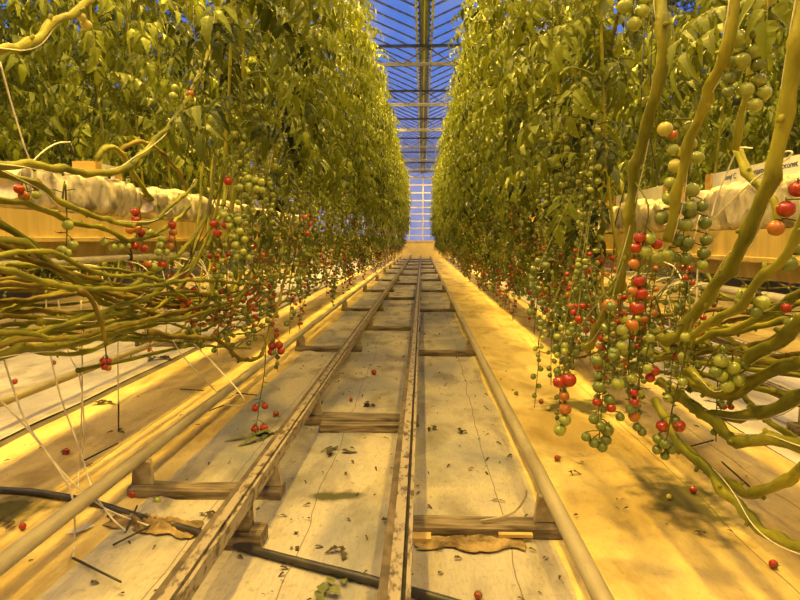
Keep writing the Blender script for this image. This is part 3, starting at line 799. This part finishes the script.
fruit('l4', [(22, 172), (25, 182), (28, 192)], [(19, 189, 5.2, 'r'), (24, 196, 5.5, 'o'), (37, 185, 5.6, 'r'), (36, 195, 4.5, 'g')])
fruit('l3', [(65, 180), (66, 200), (67, 225), (66, 262)], [(68, 225, 5.6, 'g'), (73, 245, 5.2, 'g'), (62, 250, 5, 'g'), (66, 253, 5.5, 'g'), (60, 256, 4.8, 'd')], bare=4)
fruit('l4', [(139, 205), (137, 225), (136, 250)], [(135, 212, 4.6, 'r'), (136, 220, 4.8, 'r'), (130, 230, 4.6, 'o'), (137, 229, 4.8, 'o'), (141, 233, 4.4, 'r'), (134, 246, 4.4, 'r'), (143, 248, 4.6, 'r'), (150, 233, 4.5, 'g'), (104, 242, 4.2, 'g'), (113, 247, 4.2, 'g'), (120, 247, 4.2, 'g'), (127, 246, 4, 'g')])
fruit('l6', [(172, 218), (170, 235), (160, 262)], [(172, 225, 4.2, 'r'), (173, 232, 4.2, 'o'), (171, 239, 4.4, 'o'), (170, 246, 4, 'o'), (162, 239, 4, 'g'), (160, 245, 4, 'g'), (158, 252, 4, 'g'), (166, 252, 4, 'g'), (162, 265, 5, 'r'), (152, 267, 5.8, 'g'), (148, 264, 4.5, 'o')])
fruit('l7', [(190, 268), (184, 285), (182, 308)], [(188, 277, 4.6, 'r'), (183, 282, 3.8, 'o'), (182, 290, 4.2, 'r'), (182, 298, 4.2, 'r'), (183, 306, 3.6, 'o')])
fruit('l1', [(76, 8), (82, 14), (84, 24)], [(81, 17, 4.8, 'y'), (86, 25, 5.6, 'y')])
fruit('l2', [(196, 82), (188, 86), (180, 100)], [(175, 88, 4, 'g'), (173, 96, 4.2, 'g'), (190, 94, 4.2, 'o'), (188, 103, 3.6, 'g'), (183, 108, 3.4, 'g')])
fruit('l7', [(228, 170), (240, 172), (255, 185)], [(228, 181, 4.6, 'r'), (248, 178, 4, 'g'), (255, 180, 4.2, 'g'), (261, 182, 4, 'g'), (249, 186, 4, 'g'), (257, 189, 4.2, 'g'), (262, 190, 3.6, 'g'), (240, 187, 4, 'g')], Y=2.9)
fruit('l7', [(222, 215), (235, 225), (245, 262)], [(214, 224, 4.5, 'r'), (217, 233, 4.5, 'r'), (225, 225, 4, 'r')], n=15, seq='ggg', r=.019, Y=2.85)
fruit('l8', [(262, 250), (258, 275), (252, 310)], n=12, seq='rrodr', r=.017, bare=4)
fruit('l9', [(262, 335), (265, 365), (260, 400), (255, 436)], [(255, 408, 3.8, 'r'), (265, 406, 3.6, 'r'), (255, 429, 4.4, 'r'), (264, 428, 4.4, 'r')], bare=14, Y=3.2)
fruit('l9', [(270, 325), (275, 345), (278, 372)], [(272, 346, 4.2, 'r'), (279, 345, 4.2, 'r'), (271, 352, 3.8, 'r'), (281, 351, 4, 'r')], n=9, seq='rddd', r=.014, bare=4, Y=3.3)
fruit('l8', [(104, 336), (106, 352), (106, 366)], [(103, 361, 3.6, 'r'), (108, 361, 3.8, 'r'), (104, 367, 3.4, 'r'), (108, 368, 3.6, 'o')])

# --- row with hanging clusters and moss
vine('r1', 'tall green vine standing in front of the small bag with the orange block', [(662, -60), (660, -10), (664, 40), (656, 90), (645, 130), (633, 190), (629, 230), (622, 270), (612, 298), (600, 325), (588, 345), (560, 350)], .72, .0175, .019, twine=True)
vine('r2', 'bent green vine with a broken side shoot beside the big green cluster', [(737, -40), (733, 20), (724, 58), (708, 90), (700, 115), (690, 140), (684, 165), (678, 200), (668, 240)], .78, .014, .015, twine=True)
vine('r3', 'thick leaning green vine crossing in front of the lettered white bag', [(812, -60), (803, 10), (797, 50), (789, 90), (780, 140), (770, 175), (757, 215), (740, 250), (722, 275), (705, 298), (690, 322), (672, 340), (640, 330), (610, 318)], .85, .0175, .019, twine=True)
vine('r4', 'side vine rising from the thick leaning vine toward the brown-orange tomatoes', [(690, 338), (712, 320), (735, 310), (752, 290), (767, 273), (782, 260), (797, 232), (815, 195)], .82, .0125, .011)
vine('r5', 'green vine lying under the gutter beside the mid green tomatoes', [(840, 290), (800, 322), (778, 342), (755, 354), (735, 374), (722, 392), (700, 380), (684, 372)], .95, .018, .016, twine=True)
vine('r6', 'thick low vine ending in a fat bend at the picture edge', [(840, 340), (800, 362), (775, 370), (757, 380), (740, 392), (722, 396), (700, 388), (680, 378)], .98, .018, .015)
vine('r7', 'long low vine lying over the next aisle floor beside the dark rails', [(850, 380), (800, 396), (775, 409), (750, 414), (722, 416), (700, 414), (684, 400), (660, 380)], 1.0, .0185, .016, twine=True)
vine('r8', 'low vine running along below the dark rails out past the edge', [(665, 385), (684, 398), (705, 415), (727, 436), (750, 441), (775, 440), (800, 444), (850, 450)], .96, .017, .018, twine=True)
vine('r9', 'lowest green vine drooping over the yellow cloth past the moss patch', [(655, 400), (668, 425), (685, 450), (702, 466), (718, 482), (736, 502), (755, 526), (775, 540), (800, 548), (850, 556)], .92, .0165, .0145, twine=True)
vine('r10', 'broken low vine above the moss patch with a cut end at the edge', [(676, 440), (690, 452), (706, 466), (724, 482), (745, 494), (770, 488), (800, 470), (850, 440)], .98, .0155, .015)
vine('r11', 'thin bright yellow vine running down between the low thick vines', [(690, 318), (705, 340), (720, 362), (735, 386), (757, 410), (780, 430), (810, 446)], 1.1, .010, .010)
vine('r12', 'yellow plant base bending out of the block on the lettered bag', [(738, 150), (741, 158), (746, 168), (752, 180), (762, 186), (772, 196), (776, 215), (772, 235)], RG - .13, .019, .016)
vine('r13', 'small arched plant base on the bag behind the tall green vine', [(604, 203), (609, 190), (615, 181), (621, 182), (623, 192), (622, 207)], RG - .06, .013)
vine('r14', 'leafy vine hanging at the top behind the big green cluster', [(790, -60), (772, -20), (760, 20), (752, 60), (742, 110), (735, 150)], .95, .011, .011, leaf=[(785, 12, 2.9, .30), (770, 0, 4.2, .3), (745, 10, 3.4, .26)])
vine('r15', 'slender vine beside the tall green vine, hung with three pale tomatoes', [(618, -60), (621, 0), (612, 40), (606, 90), (600, 140), (588, 200), (580, 260), (572, 300)], 1.0, .011, .011, leaf=[(635, 60, 3.4, .28), (612, 10, 2.2, .28), (590, 40, 3.6, .3)])
rl = 'bare tomato vine tangled among alike ones behind the green clusters, under the gutter'
for i in range(11):
    y0 = 262 + 140 * (i + R.random()) / 11; y1 = R.uniform(300, 380); xe = R.uniform(560, 680); X = R.uniform(1.0, 1.6)
    pts = []
    for k in range(6):
        u = k / 5; pts.append((850 + (xe - 850) * u, y0 + (y1 - y0) * u + R.uniform(-9, 9) + 8 * math.sin(u * 4 + i)))
    if i % 2: pts += [(xe - 12, y1 - 30), (xe - 16, y1 - 90), (xe - 14, y1 - 180)]
    vine(f'rr{i}', rl, pts, X, R.uniform(.009, .013), .009, m=R.choice(('stem', 'oldstem')), grp='vines tangled under the gutter')

fruit('r2', [(697, 118), (690, 160), (684, 225), (684, 268)], [(665, 129, 7.6, 'y'), (683, 153, 7, 'y'), (673, 135, 5, 'o'), (673, 150, 6, 'g'), (676, 166, 7.5, 'y'), (671, 183, 6.5, 'g'), (670, 198, 7.5, 'g'), (692, 190, 7.5, 'g'), (690, 207, 7, 'g'), (662, 218, 7, 'd'), (705, 223, 6.5, 'd'), (686, 225, 7, 'g'), (678, 240, 6.5, 'd'), (706, 240, 6, 'd'), (690, 212, 7, 'd'), (702, 206, 6, 'd'), (704, 253, 6.5, 'd'), (686, 259, 6.5, 'd'), (686, 246, 6, 'd'), (658, 258, 6, 'g'), (668, 255, 7, 'g'), (702, 265, 5.5, 'g')], n=9, seq='gd', r=.019, Y=1.95)
fruit('r14', [(770, -25), (757, 10), (752, 50), (756, 82), (757, 105)], [(739, 39, 9, 'g'), (742, 61, 8.2, 'g'), (754, 52, 7.6, 'g'), (765, 50, 7, 'd'), (758, 65, 7, 'd'), (746, 90, 7.8, 'g'), (764, 93, 7.4, 'g'), (755, 105, 6.8, 'g'), (759, 80, 6.6, 'g'), (729, 78, 6.4, 'd'), (728, 92, 6, 'd'), (748, 4, 6.8, 'g'), (765, 2, 7.6, 'y'), (756, 17, 7, 'g'), (774, 14, 7, 'd'), (752, 33, 6, 'd'), (764, 38, 6, 'd'), (727, 62, 5, 'd')], Y=1.65)
fruit('r15', [(645, -20), (634, 0), (632, 20)], [(625, 6, 7.2, 'g'), (642, 12, 7.2, 'g'), (634, 24, 7, 'g'), (646, 0, 6.5, 'g'), (623, -3, 6, 'd')], Y=1.95)
fruit('r1', [(648, 205), (645, 232), (640, 262), (636, 300), (633, 335)], [(640, 238, 6, 'r'), (636, 248, 5.5, 'r'), (650, 239, 6.5, 'g'), (645, 252, 7, 'g'), (657, 244, 5.5, 'r'), (634, 264, 5.5, 'o'), (639, 281, 6.4, 'r'), (641, 294, 6.8, 'r'), (633, 291, 5, 'o'), (637, 308, 7.6, 'r'), (610, 305, 7.2, 'o'), (632, 325, 6.6, 'o'), (622, 330, 6, 'g')], Y=1.9)
fruit('r1', [(585, 320), (570, 345), (564, 375), (564, 405), (562, 428)], [(559, 382, 6.4, 'r'), (569, 380, 7.6, 'r'), (564, 396, 5.6, 'o'), (565, 409, 6.4, 'o'), (565, 420, 6.2, 'g'), (560, 430, 6.4, 'g')], Y=1.95)
fruit('r1', [(612, 300), (608, 345), (603, 395), (599, 440)], [(597, 361, 6, 'd'), (614, 353, 6.5, 'd'), (622, 346, 6, 'g'), (599, 387, 6.5, 'd'), (618, 384, 6.6, 'g'), (597, 402, 4.8, 'r'), (611, 408, 5, 'r'), (594, 419, 5.6, 'd'), (607, 430, 6.8, 'd'), (586, 437, 5, 'd'), (594, 443, 5.4, 'd'), (602, 447, 5.6, 'd'), (606, 440, 5.6, 'd'), (620, 417, 4.6, 'd')], n=6, seq='d', r=.017, Y=1.9)
fruit('r3', [(655, 335), (645, 360), (636, 395), (638, 430)], [(654, 371, 5.6, 'r'), (650, 378, 5, 'r'), (634, 393, 4.6, 'r'), (634, 403, 5.4, 'r'), (634, 416, 6, 'o'), (637, 427, 4.6, 'd'), (642, 432, 4.6, 'd')], n=7, seq='ggd', r=.016, bare=10, Y=1.9)
fruit('r3', [(690, 330), (684, 360), (673, 405), (664, 455)], [(662, 426, 6.2, 'r'), (679, 426, 6.6, 'r'), (658, 439, 5.6, 'd'), (671, 449, 5.6, 'd'), (657, 450, 5, 'd'), (665, 456, 4.6, 'd')], n=6, seq='ggd', r=.016, bare=12, Y=1.85)
fruit('r4', [(815, 195), (800, 215), (790, 240)], [(798, 189, 8.4, 'r'), (786, 209, 8.6, 'r'), (776, 228, 8.2, 'o'), (797, 248, 8, 'd'), (789, 264, 8, 'd'), (805, 225, 8, 'd')], Y=1.45)
fruit('r4', [(742, 288), (744, 300), (748, 315)], [(745, 295, 8, 'g'), (762, 303, 8, 'g'), (786, 308, 5.2, 'r'), (790, 322, 6, 'g'), (800, 318, 6, 'g'), (756, 312, 6.5, 'd')], Y=1.6)
fruit('r5', [(735, 350), (732, 362), (728, 382)], [(721, 361, 7.4, 'g'), (733, 368, 7.4, 'g'), (738, 380, 7, 'g'), (727, 386, 7, 'g'), (716, 372, 6.5, 'd'), (745, 364, 6, 'd'), (722, 376, 6, 'g')], Y=1.75)
fruit('r8', [(700, 392), (712, 390), (722, 402)], [(698, 385, 2.8, 'r'), (712, 391, 3, 'r'), (719, 395, 3, 'r'), (724, 407, 3.2, 'r'), (731, 407, 3.2, 'r')], bare=3, X=1.2)

for i in range(32):
    k = ('r1', 'r15', 'r3', 'r1', 'r5', 'r3')[i % 6]; px = {'r1': 590, 'r15': 565, 'r3': 655, 'r5': 690}[k] + R.uniform(-22, 34); py = R.uniform(250, 345); l = R.uniform(60, 105)
    fruit(k, [(px, py), (px - 5, py + l * .4), (px - R.uniform(4, 12), py + l)], n=R.randint(7, 13), seq=R.choice(('gd', 'd', 'rdd', 'odd', 'rd', 'dd')), r=R.uniform(.011, .016), bare=R.randint(8, 18), Y=R.uniform(2.0, 2.9))
for i in range(6):
    k = ('l8', 'l9', 'l7')[i % 3]; px = {'l8': 272, 'l9': 280, 'l7': 225}[k] + R.uniform(-25, 40); py = R.uniform(190, 290); l = R.uniform(40, 70)
    fruit(k, [(px, py), (px - 3, py + l * .4), (px - R.uniform(2, 8), py + l)], n=R.randint(6, 12), seq=R.choice(('gd', 'dd', 'rdd', 'gdd', 'god')), r=R.uniform(.015, .018), bare=R.randint(2, 8), Y=R.uniform(2.9, 3.8))

# ------------------------------------------------------------------ drip tubes, stakes, hose
def tube_thing(name, label, cat, pts, r, m, grp=None, n=7):
    base = Vector(pts[0]); t = tag(link(name, None, None, base), label, cat, grp)
    return t, [Vector(p) - base for p in pts]
def drip(label, pts, stake=None, r=.0032):
    t, P = tube_thing('drip_tube', label, 'drip tube', pts, r, 'tube', 'white drip tubes')
    mb = MB(); mb.tube(smooth_path(P, 6), r, 7); mb.build('tube', M['tube'], t)
    if stake:
        b = Vector(pts[0]); mb = MB(); mb.tube([Vector(s) - b for s in stake], [.0045, .0035], 6); mb.build('stake', M['black'], t)
def fl(px, py, z=.030): return atZ(px, py, z)
drip('white drip tube slanting in from the edge to a stake by the rumpled cloth', [atY(-25, 372, 2.0), atY(0, 400, 2.02), atY(25, 426, 2.05), atY(45, 450, 2.08), atY(70, 480, 2.1), atY(100, 505, 2.15), fl(122, 516, .04), fl(150, 526)], [fl(150, 526), fl(113, 545)])
drip('white drip tube dropping straight to a black stake on the cloth in front', [atY(4, 360, 1.95), atY(12, 385, 1.96), atY(25, 420, 1.97), atY(45, 450, 1.98), atY(68, 485, 1.98), atY(74, 510, 1.98), atY(74.5, 540, 1.99), fl(73, 558)], [fl(73, 558), fl(121, 582)])
drip('white drip tube crossing over the round pipe to a short stake by the cloth', [atY(46, 290, 2.3), atY(48, 340, 2.3), atY(60, 395, 2.3), atY(80, 450, 2.26), atY(92, 488, 2.22), fl(110, 516, .05), fl(126, 531)], [fl(126, 531), fl(137, 506)])
drip('white drip tube hanging down to a stake lying above the round pipe', [atY(81, 300, 2.55), atY(82, 350, 2.55), atY(82, 400, 2.55), fl(80, 458, .03), fl(83, 461)], [fl(83, 461), fl(118, 443)])
drip('curved white drip tube beside the one with the stake above the pipe', [atY(58, 300, 2.5), atY(68, 350, 2.5), atY(79, 375, 2.5), atY(83, 405, 2.5), atY(84, 440, 2.5), fl(79, 470, .02), fl(78, 488, .015)])
drip('short white drip tube above an upright black stake on yellow cloth', [atY(118, 330, 2.95), atY(118, 370, 2.95), atY(118.5, 404, 2.95)], [atY(118.5, 404, 2.95), fl(118.5, 434, .0)])
drip('thin white drip tube from the bundle end to a stake by the pipe', [atY(168, 330, 3.0), atY(180, 352, 3.0), atY(200, 375, 2.95), fl(225, 398, .1), fl(236, 393)], [fl(236, 393), fl(257, 395)])
drip('thin drip tube bowing down to a stake lying on the yellow cloth', [atY(190, 340, 2.9), atY(215, 365, 2.85), atY(245, 402, 2.7), fl(224, 405)], [fl(224, 405), fl(209, 411)])
drip('white drip tube hooped over the first wrinkled bag', [atX(31, 163, LG + .14), atX(45, 150, LG + .14), atX(58, 143, LG + .12), atX(70, 142, LG + .1)], [atX(70, 142, LG + .1), atX(75, 160, LG + .1)])
drip('brownish tube leaning down across the upper foliage to the first bag', [atX(0, 62, LG + .15), atX(12, 105, LG + .15), atX(24, 145, LG + .15), atX(31, 166, LG + .15), atX(33, 200, LG + .16)])
drip('white drip tube curving down the front of the lettered bag', [atX(752, 148, RG - .13), atX(738, 150, RG - .14), atX(726, 175, RG - .15), atX(716, 200, RG - .16), atX(711, 219, RG - .17)])
drip('second white tube lying over the lettered bag toward the hanging loop', [atX(790, 158, RG - .1), atX(765, 172, RG - .14), atX(745, 188, RG - .16), atX(725, 208, RG - .17), atX(708, 228, RG - .17), atX(705, 262, RG - .17)])
drip('white tube loop standing over the end of the lettered bag', [atX(778, 166, RG - .12), atX(790, 156, RG - .12), atX(792, 152, RG - .12), atX(785, 152, RG - .12), atX(770, 160, RG - .12)])
drip('pale drip tube hanging in a bow below the green clusters', [atX(700, 215, RG - .2), atX(690, 250, RG - .22), atX(676, 262, RG - .25), atX(671, 285, RG - .25), atX(669, 310, RG - .25), atX(670, 330, RG - .25)])
drip('second pale drip tube hanging in a bow below the green clusters', [atX(664, 262, RG - .25), atX(675, 268, RG - .25), atX(684, 285, RG - .25), atX(690, 305, RG - .25), atX(692, 330, RG - .25)])
drip('straight pale tube standing below the lettered bag, between two thick vines', [atX(698, 262, RG - .25), atX(697, 285, RG - .25), atX(697, 308, RG - .25)])
for i in range(22):
    x = LG + .1 if i < 15 else RG - .14
    y = R.uniform(2.4, 5.2); z0 = (LT if i < 15 else RT) - .22; dz = R.uniform(.25, .5); dy = R.uniform(-.3, .3); s = 1 if i < 15 else -1
    drip('thin pale drip tube hanging from the gutter pipe among alike tubes ' + ('above the layered stems' if i < 15 else 'behind the green clusters'), [(x, y, z0), (x + s * .12, y + dy * .2, z0 - .03), (x + s * R.uniform(.1, .25), y + dy * .6, z0 - dz * .5), (x + s * R.uniform(0, .3), y + dy, z0 - dz)], None, .0028)
drip('pale string line across the tall green vine to the small bag', [atX(632, 192, .95), atX(622, 204, 1.05), atX(610, 218, RG - .14)], None, .0025)
drip('pair-like white tube standing on the next aisle floor by low vines', [atX(735, 388, 1.2), atX(727, 393, 1.2), atX(720, 412, 1.2)])
for i, (a, b, lab) in enumerate((((180, 389), (204, 390.5), 'black drip stake lying on yellow cloth above the round pipe'), ((688, 447), (714, 440), 'black drip stake lying by the red pair above the moss'), ((722, 462), (750, 487), 'black drip stake behind the lowest green vines'))):
    p0, p1 = fl(*a), fl(*b); t = thing('drip_stake', lab, 'stake', p0, 'loose black drip stakes')
    mb = MB(); mb.tube([(0, 0, 0), (p1 - p0) * .9], .0042, 6); mb.build('shaft', M['black'], t)
    mb = MB(); mb.tube([(p1 - p0) * .9, p1 - p0], [.006, .003], 6); mb.build('barb', M['black'], t)
hp = [(-60, 486), (0, 490), (40, 493), (90, 502), (140, 517), (190, 530), (240, 546), (300, 562), (360, 577), (400, 588), (450, 602), (520, 622)]
pts = []
for (a, b) in hp: pts.append(atZ(a, b, .022))
mb = MB(); mb.tube(smooth_path(pts, 6), .0145, 10); ho = mb.build('irrigation_hose', M['hose']); tag(ho, 'black hose lying under the rails across the whole aisle in front', 'hose')
# strip of dark ground between two cloths is left open (floor shows)

# ------------------------------------------------------------------ odds and ends on the cloth
p = gx(80, 535)
def rumpled(name, label, x0, x1, y0, y1, h, m, seed, cat):
    """a dirty cloth pushed up into long irregular folds, its outline wandering"""
    mb = MB(); nx, ny = 90, 26
    for j in range(ny + 1):
        for i in range(nx + 1):
            u, v = i / nx, j / ny
            o0 = .35 * noise.noise(Vector((u * 5, seed, 1))) + .04 * noise.noise(Vector((u * 17, seed, 2))); o1 = .3 * noise.noise(Vector((u * 6, seed, 7))) + .04 * noise.noise(Vector((u * 19, seed, 8)))
            x = x0 + (x1 - x0) * (u + .05 * noise.noise(Vector((v * 4, seed, u * 2)))); y = y0 + (y1 - y0) * ((o0 if v < .5 else o1) * abs(v - .5) * 2 + v) + .07 * (1 - u) * (h > .015)
            e = min(1, 3.5 * min(u, 1 - u, v, 1 - v))
            f = 1 - abs(noise.noise(Vector((u * 6 + v * 2, v * 5, seed)))) * 2; g = 1 - abs(noise.noise(Vector((u * 17, v * 9, seed + 4)))) * 2
            z = .014 + e * h * (max(0, f) ** 1.5 + .45 * max(0, g) ** 2 + .15)
            mb.add([(x, y, z)])
    w = nx + 1
    for j in range(ny):
        for i in range(nx): mb.face([j * w + i, j * w + i + 1, (j + 1) * w + i + 1, (j + 1) * w + i])
    c = Vector(((x0 + x1) / 2, (y0 + y1) / 2, 0)); mb.v = [tuple(Vector(q) - c) for q in mb.v]
    o = mb.build(name, m); o.location = c
    sol = o.modifiers.new('thick', 'SOLIDIFY'); sol.thickness = .003
    return tag(o, label, cat)
a, b = gx(85, 550), gx(208, 520)
rumpled('rumpled_cloth', 'brown stained rumpled cloth beside the black hose at the round pipe', a.x - .02, b.x, 2.02, 2.13, .022, M['wetcloth'], 2.2, 'cloth')
a = gx(430, 537)
rumpled('torn_cloth', 'torn brown cloth edge bunched under the first sleeper by the middle rail', -.02, .36, 1.97, 2.062, .014, M['wetcloth'], 5.2, 'cloth')
mb = MB(); q = [gx(66, 539.5), gx(88, 530), gx(95, 531.5), gx(86, 537), gx(74, 540)]
c = q[0].copy(); k = mb.add([v - c + Vector((0, 0, .012 + .006 * (i % 2))) for i, v in enumerate(q)]); mb.face([k + i for i in range(5)])
k2 = mb.add([v - c + Vector((0, 0, .010 + .006 * (i % 2))) for i, v in enumerate(q)]); mb.face([k2 + i for i in range(5)][::-1])
for i in range(5): mb.face([k + i, k2 + i, k2 + (i + 1) % 5, k + (i + 1) % 5])
o = mb.build('plastic_scrap', M['tube'], smooth=False); o.location = c + Vector((0, 0, .012)); tag(o, 'small white plastic scrap on the cloth beside the round pipe', 'scrap')

ft = [(66, 454, 4, 'r', 'fallen red tomato on yellow cloth among the hanging drip tubes'), (132.5, 497, 4, 'r', 'fallen red tomato beside the first upright under the round pipe'),
      (157, 503, 4, 'g', 'fallen green tomato behind the hose, next to a red one'), (23, 529, 3.8, 'r', 'fallen red tomato by the moss at the picture edge'),
      (276, 415, 3.2, 'r', 'fallen red tomato beside the lowest dangling truss'), (773, 567, 4.6, 'r', 'fallen dark red tomato alone near the lower picture corner'),
      (693, 492, 3.8, 'r', 'fallen red tomato on the dark moss patch'), (557, 460, 3, 'r', 'fallen red tomato beside the smooth pipe, below the green-tipped truss'),
      (478, 598, 4.6, 'r', 'fallen red tomato cut by the bottom picture edge'), (374, 374, 2.8, 'r', 'fallen red tomato between the slotted rails'),
      (15, 383, 2.8, 'r', 'fallen red tomato in the next aisle at the picture edge'), (54, 364, 2.4, 'r', 'fallen red tomato behind the pipe of the next aisle'),
      (669, 499, 3, 'y', 'fallen pale tomato on the dark moss beside the red one'), (548, 410, 2.8, 'y', 'fallen pale tomato at the edge of the long moss patch'),
      (541, 403, 2.6, 'r', 'fallen red tomato at the tip of the long moss patch'), (351, 401, 1.9, 'r', 'small fallen tomato by the slotted rail, before the dark sleeper'), (516, 395, 2.2, 'd', 'fallen dark green tomato on the cloth right by the smooth pipe bend'[:200])]
ft[-1] = (516, 395, 2.2, 'd', 'fallen dark green tomato on yellow cloth between smooth pipe and low trusses')
for (px, py, rp, k, lab) in ft:
    p = gx(px, py + rp * .6); r = rp * p.y / 600
    o = link('fallen_tomato', TMESH[k], None, (p.x, p.y, r * .95 + .006)); o.scale = (r,) * 3; o.rotation_euler = (R.uniform(.4, 1.6), R.uniform(-.5, .5), R.uniform(0, 6)); tag(o, lab, 'tomato', 'fallen tomatoes on the cloth')

def crumple(n, L, m, lab, p, tint=.5):
    mb = MB()
    for i in range(n):
        a = R.uniform(0, 6.28); d = Vector((math.cos(a), math.sin(a), R.uniform(-.05, .5)))
        leaflet(mb, Vector((R.uniform(-.5, .5) * L, R.uniform(-.3, .3) * L, .012)), d, Vector((0, 0, 1)), L * R.uniform(.5, 1), L * R.uniform(.25, .5), 0)
    mb.v = [(x, y, max(z, .002)) for x, y, z in mb.v]
    o = mb.build('dead_leaf', m, smooth=False); o.location = p + Vector((0, 0, .006)); return tag(o, lab, 'leaf', 'dead leaves on the cloth')
dl = [(328, 594, .10, 'greenlitter', 'green wilting leaf lump at the bottom between slotted and middle rail'), (336, 452, .09, 'litter', 'dark dead leaf right behind the crossing hose, before the planks'),
      (257, 438, .14, 'greenlitter', 'dead leaves under the lowest dangling truss'), (276, 436, .10, 'greenlitter', 'dead leaf between dangling truss and slotted rail'),
      (370, 407, .09, 'litter', 'dead leaf pair beside the dark sleeper and middle rail'), (431, 431, .06, 'litter', 'dark dead leaf beside the middle rail, halfway along the grey cloth'),
      (462, 434, .05, 'litter', 'dark dead leaf on the grey cloth next to the thin seam'), (110, 404, .10, 'litter', 'dry leaf bits near the upright black stake'),
      (117, 434, .06, 'litter', 'dark crumbs at the foot of the upright black stake'), (206, 517, .05, 'litter', 'dead leaf between hose and first sleeper'),
      (155, 360, .14, 'litter', 'dead leaf patch beyond the dark gap in the cloth'), (386, 526, .05, 'litter', 'dark leaf caught against the middle rail'),
      (570, 475, .04, 'litter', 'curled dead leaf on yellow cloth below the red fallen tomato'), (12, 527, .05, 'litter', 'dead leaf beside the fallen tomato near the edge moss'), (342, 555, .05, 'litter', 'dead leaf beside the crossing hose in the middle of the cloth'), (700, 538, .03, 'litter', 'curled leaf below the mossy patch')]
for (px, py, L, m, lab) in dl: crumple(5, L, M[m], lab, gx(px, py))
mb = MB()
for i in range(1000):
    y = 1.3 + 16 * R.random() ** 1.7; x = R.uniform(-1.1, .46) if R.random() < .72 else R.choice((R.uniform(-2.1, -1.2), R.uniform(.52, 1.7)))
    L = R.uniform(.008, .034); a = R.uniform(0, 6.28); d = Vector((math.cos(a), math.sin(a), R.uniform(.05, .3)))
    leaflet(mb, Vector((x, y, .013)), d, Vector((0, 0, 1)), L, L * R.uniform(.25, .6), 0)
o = mb.build('leaf_litter', M['litter'], smooth=False); tag(o, 'scattered crumbs of dry leaves over the ground cloth', 'leaf litter', None, 'stuff')

# ------------------------------------------------------------------ light: dusk sky + sodium lamps hung above the crop rows
w = bpy.data.worlds.new('world'); sc.world = w; w.use_nodes = True
nt = w.node_tree; N = nt.nodes; L = nt.links; bg = N['Background']
tc = N.new('ShaderNodeTexCoord'); sx = N.new('ShaderNodeSeparateXYZ'); L.new(tc.outputs['Generated'], sx.inputs[0])
rp = N.new('ShaderNodeValToRGB'); L.new(sx.outputs['Z'], rp.inputs['Fac'])
e = rp.color_ramp.elements; e[0].position = 0; e[0].color = (.36, .42, .80, 1); e[1].position = .42; e[1].color = (.06, .25, .95, 1)
x = e.new(.12); x.color = (.25, .33, .80, 1)
nz = N.new('ShaderNodeTexNoise'); nz.inputs['Scale'].default_value = 5; nz.inputs['Detail'].default_value = 6; L.new(tc.outputs['Generated'], nz.inputs['Vector'])
mr = N.new('ShaderNodeMapRange'); mr.inputs['From Min'].default_value = .48; mr.inputs['From Max'].default_value = .75; L.new(nz.outputs['Fac'], mr.inputs['Value'])
mx = N.new('ShaderNodeMixRGB'); L.new(mr.outputs['Result'], mx.inputs['Fac']); L.new(rp.outputs['Color'], mx.inputs['Color1']); mx.inputs['Color2'].default_value = (.42, .45, .80, 1)
L.new(mx.outputs['Color'], bg.inputs['Color']); bg.inputs['Strength'].default_value = .85

SOD = (1.0, .62, .085)
def lamp(x, y, z, power, size=.5):
    ld = bpy.data.lights.new('sodium_lamp', 'AREA'); ld.energy = power; ld.color = SOD; ld.shape = 'RECTANGLE'; ld.size = .2; ld.size_y = size
    o = bpy.data.objects.new('sodium_lamp', ld); o.location = (x, y, z); C.objects.link(o)
y = -2.0
while y < 35.3:
    for x in (-1.2, 1.2):
        lamp(x, y, 4.8, 180 if y > (1.5 if x < 0 else 3.5) else 95, .4)
    y += 2.1
y = 1.5
while y < 24:
    for x in (-6.0, -3.0, 2.9, 6.0): lamp(x, y, 4.75, 58, .5)
    y += 3.0

sc.view_settings.view_transform = 'Standard'; sc.view_settings.look = 'None'; sc.view_settings.gamma = 1; sc.view_settings.exposure = 0.0
sc.view_settings.use_curve_mapping = False
sc.cycles.max_bounces = 8; sc.cycles.transparent_max_bounces = 24
sc.cycles.use_denoising = True
